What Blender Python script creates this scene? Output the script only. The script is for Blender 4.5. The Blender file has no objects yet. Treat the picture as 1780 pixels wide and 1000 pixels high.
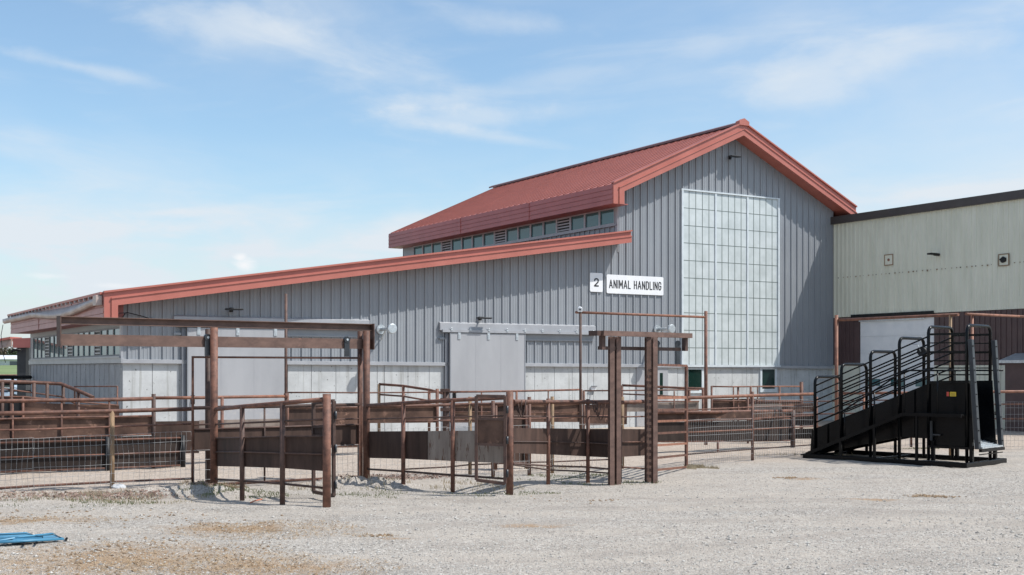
import bpy, bmesh, math, random
from mathutils import Vector, Matrix, noise
random.seed(7)
R = math.radians
scene = bpy.context.scene
col = scene.collection
F, H0, CX, EYE = 2064.0, 640.0, 890.0, 2.0

# ------------------------------------------------------------------ measuring helpers (photo pixel + distance -> metres)
def g(yb, z=0.0):                     # distance of a ground contact seen at row yb
    return (EYE - z) * F / (yb - H0)
def P(x, y, D):
    return Vector(((x - CX) / F * D, D, EYE + (H0 - y) * D / F))
def PX(x, D, z):
    return Vector(((x - CX) / F * D, D, z))

# ------------------------------------------------------------------ materials
def nm(name):
    m = bpy.data.materials.new(name); m.use_nodes = True
    nt = m.node_tree; b = nt.nodes['Principled BSDF']
    return m, nt, b
def ramp(nt, fac, stops):
    r = nt.nodes.new('ShaderNodeValToRGB')
    e = r.color_ramp.elements
    e[0].position, e[0].color = stops[0][0], (*stops[0][1], 1)
    e[1].position, e[1].color = stops[-1][0], (*stops[-1][1], 1)
    for p, c in stops[1:-1]:
        n = e.new(p); n.color = (*c, 1)
    nt.links.new(fac, r.inputs[0]); return r.outputs[0]
def tex_noise(nt, scale, detail=5, rough=.6, vec=None, stretch=None):
    n = nt.nodes.new('ShaderNodeTexNoise'); n.inputs['Scale'].default_value = scale
    n.inputs['Detail'].default_value = detail; n.inputs['Roughness'].default_value = rough
    c = nt.nodes.new('ShaderNodeTexCoord'); src = c.outputs['Object']
    if stretch:
        mp = nt.nodes.new('ShaderNodeMapping'); mp.inputs['Scale'].default_value = stretch
        nt.links.new(src, mp.inputs[0]); src = mp.outputs[0]
    nt.links.new(src, n.inputs['Vector'])
    return n.outputs['Fac']
def mixc(nt, fac, a, b, mode='MIX'):
    m = nt.nodes.new('ShaderNodeMix'); m.data_type = 'RGBA'; m.blend_type = mode
    for i, v in ((0, fac), (6, a), (7, b)):
        if hasattr(v, 'links') or isinstance(v, bpy.types.NodeSocket): nt.links.new(v, m.inputs[i])
        elif isinstance(v, (int, float)): m.inputs[i].default_value = v
        else: m.inputs[i].default_value = (*v, 1)
    return m.outputs[2]
def bump(nt, b, h, strength=.3, dist=.01):
    n = nt.nodes.new('ShaderNodeBump'); n.inputs['Strength'].default_value = strength
    n.inputs['Distance'].default_value = dist
    nt.links.new(h, n.inputs['Height']); nt.links.new(n.outputs[0], b.inputs['Normal'])
def mat(name, c1, c2, scale=3, rough=.6, metal=0, streak=None, spots=None, bmp=.1, lo=.35, hi=.65, spec=None, sps=None, vary=0, sheet=None):
    m, nt, b = nm(name)
    f = tex_noise(nt, scale, 6, .65, stretch=streak)
    c = ramp(nt, f, [(lo, c1), (hi, c2)])
    if spots:                                   # (scale, threshold, colour)
        f2 = tex_noise(nt, spots[0], 5, .65, stretch=sps)
        k = ramp(nt, f2, [(spots[1], (0, 0, 0)), (spots[1] + .05, (1, 1, 1))])
        c = mixc(nt, k, c, spots[2])
    if vary:
        oi = nt.nodes.new('ShaderNodeObjectInfo'); mr = nt.nodes.new('ShaderNodeMapRange'); nt.links.new(oi.outputs['Random'], mr.inputs[0])
        mr.inputs[3].default_value = 1 - vary; mr.inputs[4].default_value = 1 + vary
        vm = nt.nodes.new('ShaderNodeVectorMath'); vm.operation = 'SCALE'; nt.links.new(c, vm.inputs[0]); nt.links.new(mr.outputs[0], vm.inputs['Scale']); c = vm.outputs[0]
    if sheet:                                   # every rolled sheet has its own slight tone
        cc = nt.nodes.new('ShaderNodeTexCoord'); sp = nt.nodes.new('ShaderNodeSeparateXYZ'); nt.links.new(cc.outputs['Object'], sp.inputs[0])
        dv_ = nt.nodes.new('ShaderNodeMath'); dv_.operation = 'DIVIDE'; nt.links.new(sp.outputs[sheet[0]], dv_.inputs[0]); dv_.inputs[1].default_value = sheet[1]
        fl_ = nt.nodes.new('ShaderNodeMath'); fl_.operation = 'FLOOR'; nt.links.new(dv_.outputs[0], fl_.inputs[0])
        wn_ = nt.nodes.new('ShaderNodeTexWhiteNoise'); wn_.noise_dimensions = '1D'; nt.links.new(fl_.outputs[0], wn_.inputs['W'])
        mr = nt.nodes.new('ShaderNodeMapRange'); nt.links.new(wn_.outputs['Value'], mr.inputs[0]); mr.inputs[3].default_value = 1 - sheet[2]; mr.inputs[4].default_value = 1 + sheet[2]
        vm = nt.nodes.new('ShaderNodeVectorMath'); vm.operation = 'SCALE'; nt.links.new(c, vm.inputs[0]); nt.links.new(mr.outputs[0], vm.inputs['Scale']); c = vm.outputs[0]
        if len(sheet) > 3:                      # dried mud splashes low on the sheet
            mz = nt.nodes.new('ShaderNodeMapRange'); nt.links.new(sp.outputs[2], mz.inputs[0]); mz.inputs[1].default_value = sheet[3]; mz.inputs[2].default_value = sheet[3] * .3; mz.inputs[3].default_value = 0; mz.inputs[4].default_value = .5
            ad = nt.nodes.new('ShaderNodeMath'); ad.operation = 'MULTIPLY'; nt.links.new(mz.outputs[0], ad.inputs[0]); nt.links.new(ramp(nt, tex_noise(nt, 3.2, 9, .75), [(.5, (0, 0, 0)), (.62, (1, 1, 1))]), ad.inputs[1])
            c = mixc(nt, ad.outputs[0], c, (.5, .47, .43))
    nt.links.new(c, b.inputs['Base Color'])
    b.inputs['Roughness'].default_value = rough; b.inputs['Metallic'].default_value = metal
    if spec is not None: b.inputs['Specular IOR Level'].default_value = spec
    if bmp: bump(nt, b, tex_noise(nt, 60, 3), bmp, .004)
    return m
M = {}
M['rust'] = mat('rusted_pipe_steel', (.07, .032, .023), (.185, .083, .054), 9, .68, spots=(22, .66, (.27, .12, .07)), vary=0.22)
M['rust_dk'] = mat('dark_rusted_pipe_steel', (.045, .025, .02), (.1, .053, .039), 8, .65, spots=(30, .68, (.22, .11, .07)), vary=0.25)
M['rust_or'] = mat('orange_rusted_pipe_steel', (.15, .065, .04), (.29, .128, .08), 7, .65, vary=0.2)
M['beam'] = mat('mill_scale_beam_steel', (.1, .058, .045), (.17, .1, .077), 5, .6, streak=(1, 1, 2), spots=(3.5, .66, (.24, .13, .1)), vary=0.1)
M['plate'] = mat('dark_weathered_plate_steel', (.04, .0235, .018), (.08, .047, .036), 3.5, .72, streak=(1.5, 1.5, .35), spots=(6, .66, (.12, .066, .047)), spec=.3, vary=0.12)
M['plate_dk'] = mat('shaded_dark_plate_steel', (.022, .016, .014), (.045, .033, .028), 3, .75, streak=(1.5, 1.5, .3), spots=(4, .66, (.08, .045, .032)), spec=.2, vary=0.25)  # darker copy of the plate steel, shade on the low plates painted in
M['plate2'] = mat('mottled_rusted_plate_steel', (.055, .03, .022), (.15, .085, .06), 2.2, .7, spots=(3.1, .6, (.21, .12, .085)), spec=.3, vary=0.25)
M['plate3'] = mat('pale_dusty_plate_steel', (.16, .125, .105), (.3, .24, .2), 2.5, .65, spots=(4, .62, (.2, .1, .07)), vary=0.15)
M['galv_rust'] = mat('streaky_galvanised_sheet', (.185, .145, .12), (.28, .232, .196), 3, .6, streak=(3, 3, .4), spots=(7, .57, (.12, .066, .042)), sps=(2.5, 2.5, .45))
M['woodpost'] = mat('weathered_brown_post', (.15, .095, .055), (.32, .21, .12), 14, .75, streak=(2, 2, .3), vary=0.15)
M['wire'] = mat('galvanised_wire', (.25, .25, .25), (.42, .42, .42), 20, .5, metal=.3, bmp=0)
M['galv'] = mat('galvanised_steel', (.42, .45, .47), (.62, .66, .68), 12, .35, metal=.5)
M['siding'] = mat('grey_ribbed_wall_sheet', (.228, .243, .264), (.283, .301, .322), .8, .42, streak=(1, 1, .5), bmp=0, lo=.25, hi=.75, sheet=(0, .915, .045))
M['siding_dk'] = mat('dark_grey_metal_trim', (.13, .14, .16), (.16, .17, .19), 2, .5)
M['column'] = mat('porch_shaded_column', (.03, .034, .038), (.045, .05, .055), 4, .5)  # shade under the shed roof is put into this dark colour
M['trim'] = mat('light_grey_flashing', (.3, .31, .33), (.37, .38, .4), 2, .4)
M['door'] = mat('grey_steel_door_sheet', (.32, .325, .34), (.37, .375, .39), .7, .38, bmp=.03, streak=(1.5, 1.5, .5), sheet=(0, .94, .02, 1.5))
M['red'] = mat('red_roof_sheet', (.385, .118, .088), (.47, .158, .122), .9, .45, bmp=.02, lo=.3, hi=.7, streak=(1, .4, 1), sheet=(1, .41, .05))
M['red_seam'] = mat('shaded_red_seam', (.15, .042, .034), (.2, .058, .046), 3, .5, bmp=0)  # darker than the roof sheet: shade of the seam sides put into the colour
M['red_dk'] = mat('red_fascia_sheet', (.32, .1, .088), (.38, .128, .112), 1.2, .45, bmp=.02)
M['lilac'] = mat('faded_red_fascia_sheet', (.38, .19, .17), (.46, .245, .22), 2, .5, spots=(11, .72, (.2, .1, .09)))
M['ridge'] = mat('dark_ridge_cap_sheet', (.16, .08, .085), (.2, .1, .1), 2, .5)
M['poly'] = mat('translucent_white_panel', (.46, .505, .505), (.575, .62, .625), 1.6, .35, bmp=.02)
M['poly_line'] = mat('panel_grid_bar', (.12, .145, .135), (.16, .19, .18), 5, .5, bmp=0)
M['alu'] = mat('pale_aluminium_trim', (.52, .57, .6), (.62, .67, .69), 4, .35)
M['black'] = mat('black_powder_coat', (.002, .0023, .0028), (.0045, .005, .006), 3, .25, bmp=.0, spec=.2)
M['blackm'] = mat('matt_black_steel', (.006, .006, .007), (.016, .016, .017), 5, .5, bmp=.05, spec=.3)
M['slate'] = mat('slate_grey_channel_steel', (.02, .023, .028), (.035, .04, .047), 5, .35)
M['cream'] = mat('pale_green_cream_siding', (.61, .615, .51), (.7, .7, .595), 1.3, .5, streak=(2.5, 2.5, .4), spots=(7, .71, (.36, .33, .26)), bmp=0, sps=(3, 3, .3), sheet=(1, .914, .03))
M['brown'] = mat('dark_brown_siding', (.07, .042, .042), (.095, .058, .056), 1.5, .5, bmp=0)
M['dkfascia'] = mat('charcoal_fascia', (.05, .042, .04), (.068, .058, .055), 2, .5, bmp=0)
M['white'] = mat('white_paint', (.68, .7, .72), (.77, .78, .79), 2, .45, bmp=.02)
M['signw'] = mat('white_sign_sheet', (.74, .75, .77), (.8, .81, .82), 3, .35, bmp=0)
M['ink'] = mat('black_sign_lettering', (.012, .012, .014), (.02, .02, .022), 5, .5, bmp=0)
M['bluep'] = mat('blue_painted_steel', (.045, .17, .28), (.08, .25, .38), 5, .4, spots=(16, .68, (.16, .2, .22)))
M['rubber'] = mat('dark_rubber', (.02, .02, .02), (.035, .035, .035), 8, .8)
M['yellow'] = mat('yellow_sticker', (.75, .5, .03), (.85, .58, .05), 8, .4, bmp=0)
M['redst'] = mat('red_sticker', (.55, .06, .04), (.7, .1, .06), 8, .4, bmp=0)
M['corru'] = mat('white_barn_sheet', (.6, .62, .63), (.72, .73, .74), .3, .5, bmp=0)
M['carp'] = mat('pale_silver_car_paint', (.42, .5, .56), (.47, .55, .6), 3, .25, metal=.3, bmp=0)
M['trunk'] = mat('tree_bark', (.06, .045, .035), (.12, .09, .07), 4, .9)
M['leaf'] = mat('spring_tree_foliage', (.05, .075, .04), (.11, .13, .075), .35, .8, bmp=0)
M['leaf2'] = mat('bare_brown_tree_twigs', (.12, .1, .075), (.2, .165, .125), .35, .8, bmp=0)
def glass(name, c, rough=.04):
    m, nt, b = nm(name); b.inputs['Base Color'].default_value = (*c, 1)
    b.inputs['Roughness'].default_value = rough; b.inputs['IOR'].default_value = 1.6
    return m
M['glass'] = glass('teal_window_glass', (.05, .14, .15))
M['glass_g'] = glass('dark_green_window_glass', (.008, .025, .02), .08)
# galvanised gutter, brown reflection on its lower face put into the colour
M['gutter'] = mat('brown_bent_gutter_sheet', (.31, .22, .185), (.47, .4, .365), 3, .45, streak=(1, .5, 1))
# concrete
def concrete(name, a, b_, joints):
    m, nt, b = nm(name)
    f = tex_noise(nt, 1.4, 8, .7); c = ramp(nt, f, [(.3, a), (.62, b_)])
    st = ramp(nt, tex_noise(nt, 2.2, 4, .6, stretch=(3.2, 3.2, .16)), [(.56, (1, 1, 1)), (.68, (.74, .73, .71))])
    c = mixc(nt, 1.0, c, st, 'MULTIPLY')
    ps = ramp(nt, tex_noise(nt, 13, 2, .5), [(.67, (1, 1, 1)), (.71, (.3, .29, .28))])
    c = mixc(nt, 1.0, c, ps, 'MULTIPLY')
    nt.links.new(c, b.inputs['Base Color']); b.inputs['Roughness'].default_value = .85
    bump(nt, b, tex_noise(nt, 25, 5), .3, .01)
    return m
M['conc'] = concrete('pale_cast_concrete', (.38, .39, .39), (.52, .535, .535), 0)
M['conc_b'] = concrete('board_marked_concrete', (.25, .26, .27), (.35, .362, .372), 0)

def ground_material():
    m, nt, b = nm('gravel_yard')
    L = nt.links; co = nt.nodes.new('ShaderNodeTexCoord')
    def vor(scale):
        v = nt.nodes.new('ShaderNodeTexVoronoi'); v.inputs['Scale'].default_value = scale
        L.new(co.outputs['Object'], v.inputs['Vector']); return v
    v1, v2 = vor(52), vor(19)
    bw = nt.nodes.new('ShaderNodeRGBToBW'); L.new(v1.outputs['Color'], bw.inputs[0])
    stones = ramp(nt, bw.outputs[0], [(.08, (.125, .11, .096)), (.24, (.31, .283, .25)), (.6, (.405, .375, .338)), (.9, (.56, .528, .485))])
    bw2 = nt.nodes.new('ShaderNodeRGBToBW'); L.new(v2.outputs['Color'], bw2.inputs[0])
    big = ramp(nt, bw2.outputs[0], [(.25, (.84, .83, .82)), (.75, (1.06, 1.06, 1.06))])
    c = mixc(nt, 1.0, stones, big, 'MULTIPLY')
    # fine-dust areas (wheel tracks) and large tonal drift
    patch = ramp(nt, tex_noise(nt, .5, 7, .66, stretch=(.35, 1.5, 1)), [(.4, (0, 0, 0)), (.6, (1, 1, 1))])
    fine = ramp(nt, tex_noise(nt, 8, 8, .75), [(.3, (.345, .302, .256)), (.7, (.475, .43, .378))])
    mf = nt.nodes.new('ShaderNodeMath'); mf.operation = 'MULTIPLY'; mf.inputs[1].default_value = .85
    L.new(patch, mf.inputs[0]); c = mixc(nt, mf.outputs[0], c, fine)
    # compacted wheel tracks across the yard
    sx = nt.nodes.new('ShaderNodeSeparateXYZ'); L.new(co.outputs['Object'], sx.inputs[0])
    def mth(op, a, b2=0.0):
        n = nt.nodes.new('ShaderNodeMath'); n.operation = op
        for i, v in enumerate((a, b2)):
            if isinstance(v, bpy.types.NodeSocket): L.new(v, n.inputs[i])
            else: n.inputs[i].default_value = v
        return n.outputs[0]
    wob = mth('MULTIPLY', mth('SUBTRACT', tex_noise(nt, .35, 3), .5), 2.2); acc = None
    for sl, y0 in ((.22, 15.1), (.22, 16.8), (.5, 10.4), (.5, 12.2), (-.06, 18.1)):
        dd_ = mth('ABSOLUTE', mth('SUBTRACT', mth('SUBTRACT', mth('ADD', sx.outputs[1], wob), mth('MULTIPLY', sx.outputs[0], sl)), y0))
        o = mth('SUBTRACT', 1.0, mth('DIVIDE', dd_, .34)); acc = o if acc is None else mth('MAXIMUM', acc, o)
    acc = mth('MULTIPLY', mth('MAXIMUM', mth('MINIMUM', mth('MULTIPLY', acc, 1.8), 1.0), 0.0), mth('MULTIPLY', ramp(nt, tex_noise(nt, .9, 6, .7), [(.38, (0, 0, 0)), (.55, (1, 1, 1))]), .85))
    track = ramp(nt, tex_noise(nt, 14, 8, .8), [(.3, (.27, .238, .205)), (.7, (.41, .372, .33))])
    c = mixc(nt, acc, c, track)
    # churned beige earth behind the fence line: a soft border of its own in the yard
    sx = nt.nodes.new('ShaderNodeSeparateXYZ'); L.new(co.outputs['Object'], sx.inputs[0])
    def math_(op, a, b2):
        n = nt.nodes.new('ShaderNodeMath'); n.operation = op
        for i, v in enumerate((a, b2)):
            if isinstance(v, bpy.types.NodeSocket): L.new(v, n.inputs[i])
            else: n.inputs[i].default_value = v
        return n.outputs[0]
    line = math_('SUBTRACT', math_('SUBTRACT', sx.outputs[1], math_('MULTIPLY', sx.outputs[0], .53)), 22.6)
    line = math_('ADD', line, math_('MULTIPLY', tex_noise(nt, .8, 4), 1.6))
    k = nt.nodes.new('ShaderNodeMapRange'); L.new(line, k.inputs[0]); k.inputs[1].default_value = .2; k.inputs[2].default_value = 1.6
    earth = ramp(nt, tex_noise(nt, 6, 9, .78), [(.3, (.27, .205, .155)), (.5, (.43, .355, .29)), (.72, (.56, .49, .42))])
    kk = math_('MULTIPLY', k.outputs[0], .8)
    c = mixc(nt, kk, c, earth)
    # groups of darker stones
    dk = math_('MULTIPLY', ramp(nt, tex_noise(nt, .9, 6, .7, stretch=(.6, 1.3, 1)), [(.5, (0, 0, 0)), (.62, (1, 1, 1))]), ramp(nt, tex_noise(nt, 38, 3, .6), [(.5, (0, 0, 0)), (.6, (1, 1, 1))]))
    c = mixc(nt, math_('MULTIPLY', dk, .9), c, (.2, .18, .16))
    # straw and manure stains, bottom left of the yard
    def blob(x, y, rx, ry):
        a = math_('DIVIDE', math_('SUBTRACT', sx.outputs[0], x), rx); d = math_('DIVIDE', math_('SUBTRACT', sx.outputs[1], y), ry)
        return math_('SUBTRACT', 1.0, math_('SQRT', math_('ADD', math_('MULTIPLY', a, a), math_('MULTIPLY', d, d)), 0))
    tot = None
    for bl in ((-4.1, 12.4, 2.1, 1.5), (-3.5, 14.9, 1.3, .75), (-2.6, 11.9, 1.5, .8), (-6.6, 15.6, 1.6, .45), (-4.9, 11.0, 1.4, .9), (5.5, 18.0, .5, .25), (.2, 15.0, .7, .3), (5.3, 21.5, .45, .3), (-1.4, 13.9, .3, .15)):
        o = blob(*bl)
        tot = o if tot is None else math_('MAXIMUM', tot, o)
    nn = tex_noise(nt, 2.4, 9, .8)
    s = math_('ADD', tot, math_('MULTIPLY', math_('SUBTRACT', nn, .5), 3.2))
    kr = nt.nodes.new('ShaderNodeMapRange'); L.new(s, kr.inputs[0]); kr.inputs[1].default_value = .12; kr.inputs[2].default_value = .9; kr.inputs[4].default_value = .85
    straw = ramp(nt, tex_noise(nt, 30, 6, .8), [(.3, (.11, .068, .038)), (.47, (.29, .19, .11)), (.7, (.43, .315, .2))])
    c = mixc(nt, kr.outputs[0], c, straw)
    L.new(c, b.inputs['Base Color']); b.inputs['Roughness'].default_value = .95; b.inputs['Specular IOR Level'].default_value = .15
    hsum = math_('ADD', math_('MULTIPLY', v1.outputs['Distance'], -1.0), math_('MULTIPLY', v2.outputs['Distance'], -.8))
    bump(nt, b, math_('ADD', hsum, tex_noise(nt, 5, 8, .7)), .75, .02)
    return m
M['ground'] = ground_material()
M['field'] = mat('green_field', (.1, .15, .05), (.17, .22, .085), .06, .95, bmp=0, streak=(.3, 1, 1))
M['grass'] = mat('green_grass_blades', (.1, .125, .045), (.19, .2, .085), 3, .8, bmp=0)
M['dry'] = mat('dry_grass_blades', (.3, .24, .15), (.48, .4, .27), 6, .85, bmp=0)
M['straw'] = mat('brown_straw', (.17, .11, .06), (.46, .34, .21), 26, .85, bmp=0)
M['deadleaf'] = mat('dead_brown_leaves', (.14, .085, .065), (.3, .21, .17), 3, .85, bmp=0)
M['manure'] = mat('brown_manure', (.1, .066, .042), (.34, .24, .145), 9, .95, bmp=.5)
M['stone'] = mat('loose_gravel_stone', (.13, .12, .11), (.52, .495, .455), 28, .9, bmp=0, lo=.36, hi=.6)
M['dirt'] = mat('heaped_dirt', (.2, .165, .135), (.4, .345, .3), 9, .95, bmp=.6)
M['plastic'] = mat('crumpled_clear_plastic', (.38, .39, .4), (.6, .61, .62), 14, .2, bmp=.5)
M['orangetape'] = mat('orange_plastic_strip', (.45, .16, .09), (.55, .2, .12), 14, .5, bmp=0)

# ------------------------------------------------------------------ mesh builder
class MB:
    def __init__(s): s.v = []; s.f = []; s.sm = []
    def add(s, vs, fs, smooth=False):
        n = len(s.v); s.v += [Vector(v) for v in vs]
        for f in fs: s.f.append([n + i for i in f]); s.sm.append(smooth)
        return s
    def box(s, a, b):
        x0, y0, z0 = a; x1, y1, z1 = b
        if x0 > x1: x0, x1 = x1, x0
        if y0 > y1: y0, y1 = y1, y0
        if z0 > z1: z0, z1 = z1, z0
        vs = [(x0,y0,z0),(x1,y0,z0),(x1,y1,z0),(x0,y1,z0),(x0,y0,z1),(x1,y0,z1),(x1,y1,z1),(x0,y1,z1)]
        return s.add(vs, [(3,2,1,0),(4,5,6,7),(0,1,5,4),(1,2,6,5),(2,3,7,6),(3,0,4,7)])
    def bar(s, p, q, w, h, up=(0,0,1)):            # rectangular bar, w sideways, h along up
        p, q = Vector(p), Vector(q); d = (q - p).normalized(); up = Vector(up)
        if abs(d.dot(up)) > .95: up = Vector((1, 0, 0))
        r = d.cross(up).normalized(); u = r.cross(d).normalized()
        vs = [e + r * (i * w / 2) + u * (j * h / 2) for e in (p, q) for i, j in ((-1,-1),(1,-1),(1,1),(-1,1))]
        return s.add(vs, [(0,1,2,3),(7,6,5,4),(0,4,5,1),(1,5,6,2),(2,6,7,3),(3,7,4,0)])
    def plate(s, a, b, zta, ztb, zba, zbb, t):     # vertical plate between plan points a and b
        a = Vector((a[0], a[1], 0)); b = Vector((b[0], b[1], 0)); n = Vector((0,0,1)).cross((b - a).normalized()) * (t / 2)
        vs = []
        for k in (-1, 1):
            vs += [a + n*k + Vector((0,0,zba)), b + n*k + Vector((0,0,zbb)), b + n*k + Vector((0,0,ztb)), a + n*k + Vector((0,0,zta))]
        return s.add(vs, [(0,1,2,3),(7,6,5,4),(0,4,5,1),(1,5,6,2),(2,6,7,3),(3,7,4,0)])
    def tube(s, pts, r, n=10, r2=None):
        pts = [Vector(p) for p in pts]; m = len(pts); base = len(s.v)
        up = Vector((0, 0, 1))
        for i, p in enumerate(pts):
            d = ((pts[min(i+1, m-1)] - p).normalized() + (p - pts[max(i-1, 0)]).normalized())
            d = d.normalized() if d.length > 1e-6 else Vector((0,0,1))
            if i == 0:
                a = d.cross(up) if abs(d.dot(up)) < .95 else d.cross(Vector((1, 0, 0)))
                a.normalize()
            else:
                a = (a - d * a.dot(d)).normalized()
            b = d.cross(a)
            rr = r if r2 is None else r + (r2 - r) * i / (m - 1)
            for k in range(n):
                t = 2 * math.pi * k / n; s.v.append(p + (a * math.cos(t) + b * math.sin(t)) * rr)
        for i in range(m - 1):
            for k in range(n):
                k2 = (k + 1) % n
                s.f.append([base+i*n+k, base+i*n+k2, base+(i+1)*n+k2, base+(i+1)*n+k]); s.sm.append(n > 4)
        s.f.append([base + k for k in range(n)][::-1]); s.sm.append(False)
        s.f.append([base + (m-1)*n + k for k in range(n)]); s.sm.append(False)
        return s
    def prism(s, poly, y0, y1):                    # polygon in (x, z) extruded along y
        n = len(poly); vs = [(x, y0, z) for x, z in poly] + [(x, y1, z) for x, z in poly]
        return s.add(vs, [tuple(range(n)), tuple(range(2*n-1, n-1, -1))] + [(i, i+n, (i+1)%n+n, (i+1)%n) for i in range(n)])
    def prismx(s, poly, x0, x1):                   # polygon in (y, z) extruded along x
        n = len(poly); vs = [(x0, y, z) for y, z in poly] + [(x1, y, z) for y, z in poly]
        return s.add(vs, [tuple(range(n)), tuple(range(2*n-1, n-1, -1))] + [(i, i+n, (i+1)%n+n, (i+1)%n) for i in range(n)])
    def build(s, name, m, parent=None, off=None, bevel=0):
        me = bpy.data.meshes.new(name)
        o_ = Vector(off) if off is not None else (Vector(parent['_o']) if parent is not None and '_o' in parent else Vector((0,0,0)))
        me.from_pydata([tuple(v - o_) for v in s.v], [], s.f)
        bm = bmesh.new(); bm.from_mesh(me); bmesh.ops.recalc_face_normals(bm, faces=bm.faces)
        bm.to_mesh(me); bm.free()
        for p, q in zip(me.polygons, s.sm): p.use_smooth = q
        me.materials.append(M[m] if isinstance(m, str) else m)
        ob = bpy.data.objects.new(name, me); col.objects.link(ob)
        if parent is not None: ob.parent = parent
        if bevel:
            md = ob.modifiers.new('bevel', 'BEVEL'); md.width = bevel; md.segments = 2; md.limit_method = 'ANGLE'
        ob['_o'] = tuple(o_)
        return ob
things = []
def tag(o, label=None, cat=None, group=None, kind=None):
    if label: o['label'] = label
    if cat: o['category'] = cat
    if group: o['group'] = group
    if kind: o['kind'] = kind
    return o
def thing(name, label, cat, loc=(0,0,0), rz=0, group=None, local=False):
    o = bpy.data.objects.new(name, None); col.objects.link(o)
    o.location = loc; o.rotation_euler = (0, 0, rz); o.empty_display_size = .2
    o['_o'] = (0,0,0) if local else tuple(loc)
    return tag(o, label, cat, group)

# ------------------------------------------------------------------ ground sheet
def axis(dense0, dense1, step, far):
    a = []; x = dense0
    while x <= dense1: a.append(x); x += step
    s = step; lo = dense0; left = []
    while lo > -far: s *= 1.35; lo -= s; left.append(lo)
    s = step; hi = a[-1]; right = []
    while hi < far: s *= 1.35; hi += s; right.append(hi)
    return left[::-1] + a + right
mounds = [(-2.95, 20.55, .55, .16), (-2.35, 20.2, .5, .14), (-1.9, 19.9, .4, .08), (-5.0, 19.2, .5, .12), (-4.5, 18.9, .45, .1), (-5.7, 19.2, .9, .07), (-8, 18.8, 1.6, .06)]
def gz(x, y):
    if y > 60 or abs(x) > 25 or y < 5: return 0.0
    z = noise.noise(Vector((x * .5, y * .5, 0))) * .025 + noise.noise(Vector((x * 1.9, y * 1.9, 3))) * .02 + noise.noise(Vector((x * 6, y * 6, 7))) * .007
    for mx, my, r, h in mounds:
        d = ((x - mx) ** 2 + (y - my) ** 2) / (r * r)
        if d < 4: z += h * math.exp(-d * 1.6) * (.7 + .9 * noise.noise(Vector((x * 5, y * 5, 1))) + .5 * noise.noise(Vector((x * 13, y * 13, 1))))
    return z
xs, ys = axis(-9.5, 12.5, .09, 2500), axis(9.5, 25.5, .09, 2500)
gv = [(x, y, gz(x, y)) for y in ys for x in xs]; nx = len(xs)
gf = [(j*nx+i, j*nx+i+1, (j+1)*nx+i+1, (j+1)*nx+i) for j in range(len(ys)-1) for i in range(nx-1)]
mb = MB(); mb.add(gv, gf, True); tag(mb.build('ground', 'ground'), kind='structure')
# far field rising gently beyond the yard
mb = MB(); mb.add([(-400, 92, .02), (60, 92, .02), (160, 330, 3.1), (-600, 330, 3.1), (-900, 1200, 5.5), (500, 1200, 5.5)], [(0,1,2,3), (3,2,5,4)])
tag(mb.build('field', 'field'), kind='structure')

# ------------------------------------------------------------------ animal handling barn (local frame: x along the front wall, -y towards the yard)
P0 = Vector((-10.33, 31.5, 0)); AZ = math.atan2(.521, .8535)
d1 = Vector((.8535, .521, 0)).normalized(); d2 = Vector((-.521, .8535, 0)).normalized()
barn = thing('livestock_barn', 'grey ribbed metal barn with red gabled roof, lower side wing and concrete base', 'barn', P0, AZ, local=True)
def U(x):
    t = (x - CX) / F; return (t * P0.y - P0.x) / (.8535 - .521 * t)
def WZ(x, y): return EYE + (H0 - y) * (P0.y + .521 * U(x)) / F
zc = lambda u: 2.2 - .006 * u
L0, L1, RDG, RGT = 0.0, 16.3, 21.35, 26.4
def leantop(u): return 3.94 + .153 * (u + .62)
def maintop(u): return 10.68 - .455 * abs(u - RDG)
# siding sheet and ribs
def ribs(mb, u, z0, z1, y=-.02, hw=.022, out=.038):
    x0, x1 = u - hw, u + hw
    vs = [(x0-.012, y, z0), (x0, y-out, z0), (x1, y-out, z0), (x1+.012, y, z0)]
    vs += [(a, b, z1) for a, b, _ in vs]
    mb.add(vs, [(0,1,5,4), (1,2,6,5), (2,3,7,6), (4,5,6,7), (3,2,1,0), (0,4,7,3)])
TP0, TP1, TPZ0, TPZ1 = 19.03, 23.56, 2.1, 8.2
mb = MB()
mb.prism([(0, zc(0)), (L1, zc(L1)), (L1, leantop(L1) - .3), (0, leantop(0) - .3)], .1, -.02)
mb.prism([(L1 + .003, zc(L1)), (TP0 - .03, zc(19)), (TP0 - .03, maintop(TP0 - .03) - .4), (L1 + .003, maintop(L1) - .4)], .1, -.02)
mb.prism([(TP0 - .03, TPZ1 + .02), (TP1 + .03, TPZ1 + .02), (TP1 + .03, maintop(TP1 + .03) - .4), (RDG, maintop(RDG) - .4), (TP0 - .03, maintop(TP0 - .03) - .4)], .1, -.02)
mb.prism([(TP1 + .03, zc(23.6)), (RGT, zc(RGT)), (RGT, maintop(RGT) - .4), (TP1 + .03, maintop(TP1 + .03) - .4)], .1, -.02)
u = .15; k = 0
while u < RGT:
    top = (leantop(u) - .34) if u < L1 else (maintop(u) - .43)
    bot = zc(u) + .0
    if TP0 - .05 < u < TP1 + .05: bot = TPZ1 + .05
    ribs(mb, u, bot, top)
    for q in (.1, .2):
        if u + q < RGT: 
            b2 = TPZ1 + .05 if TP0 - .1 < u + q < TP1 + .05 else bot
            ribs(mb, u + q, b2, top, hw=.008, out=.008)
    u += .305
mb.build('wall', 'siding', barn)
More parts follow.
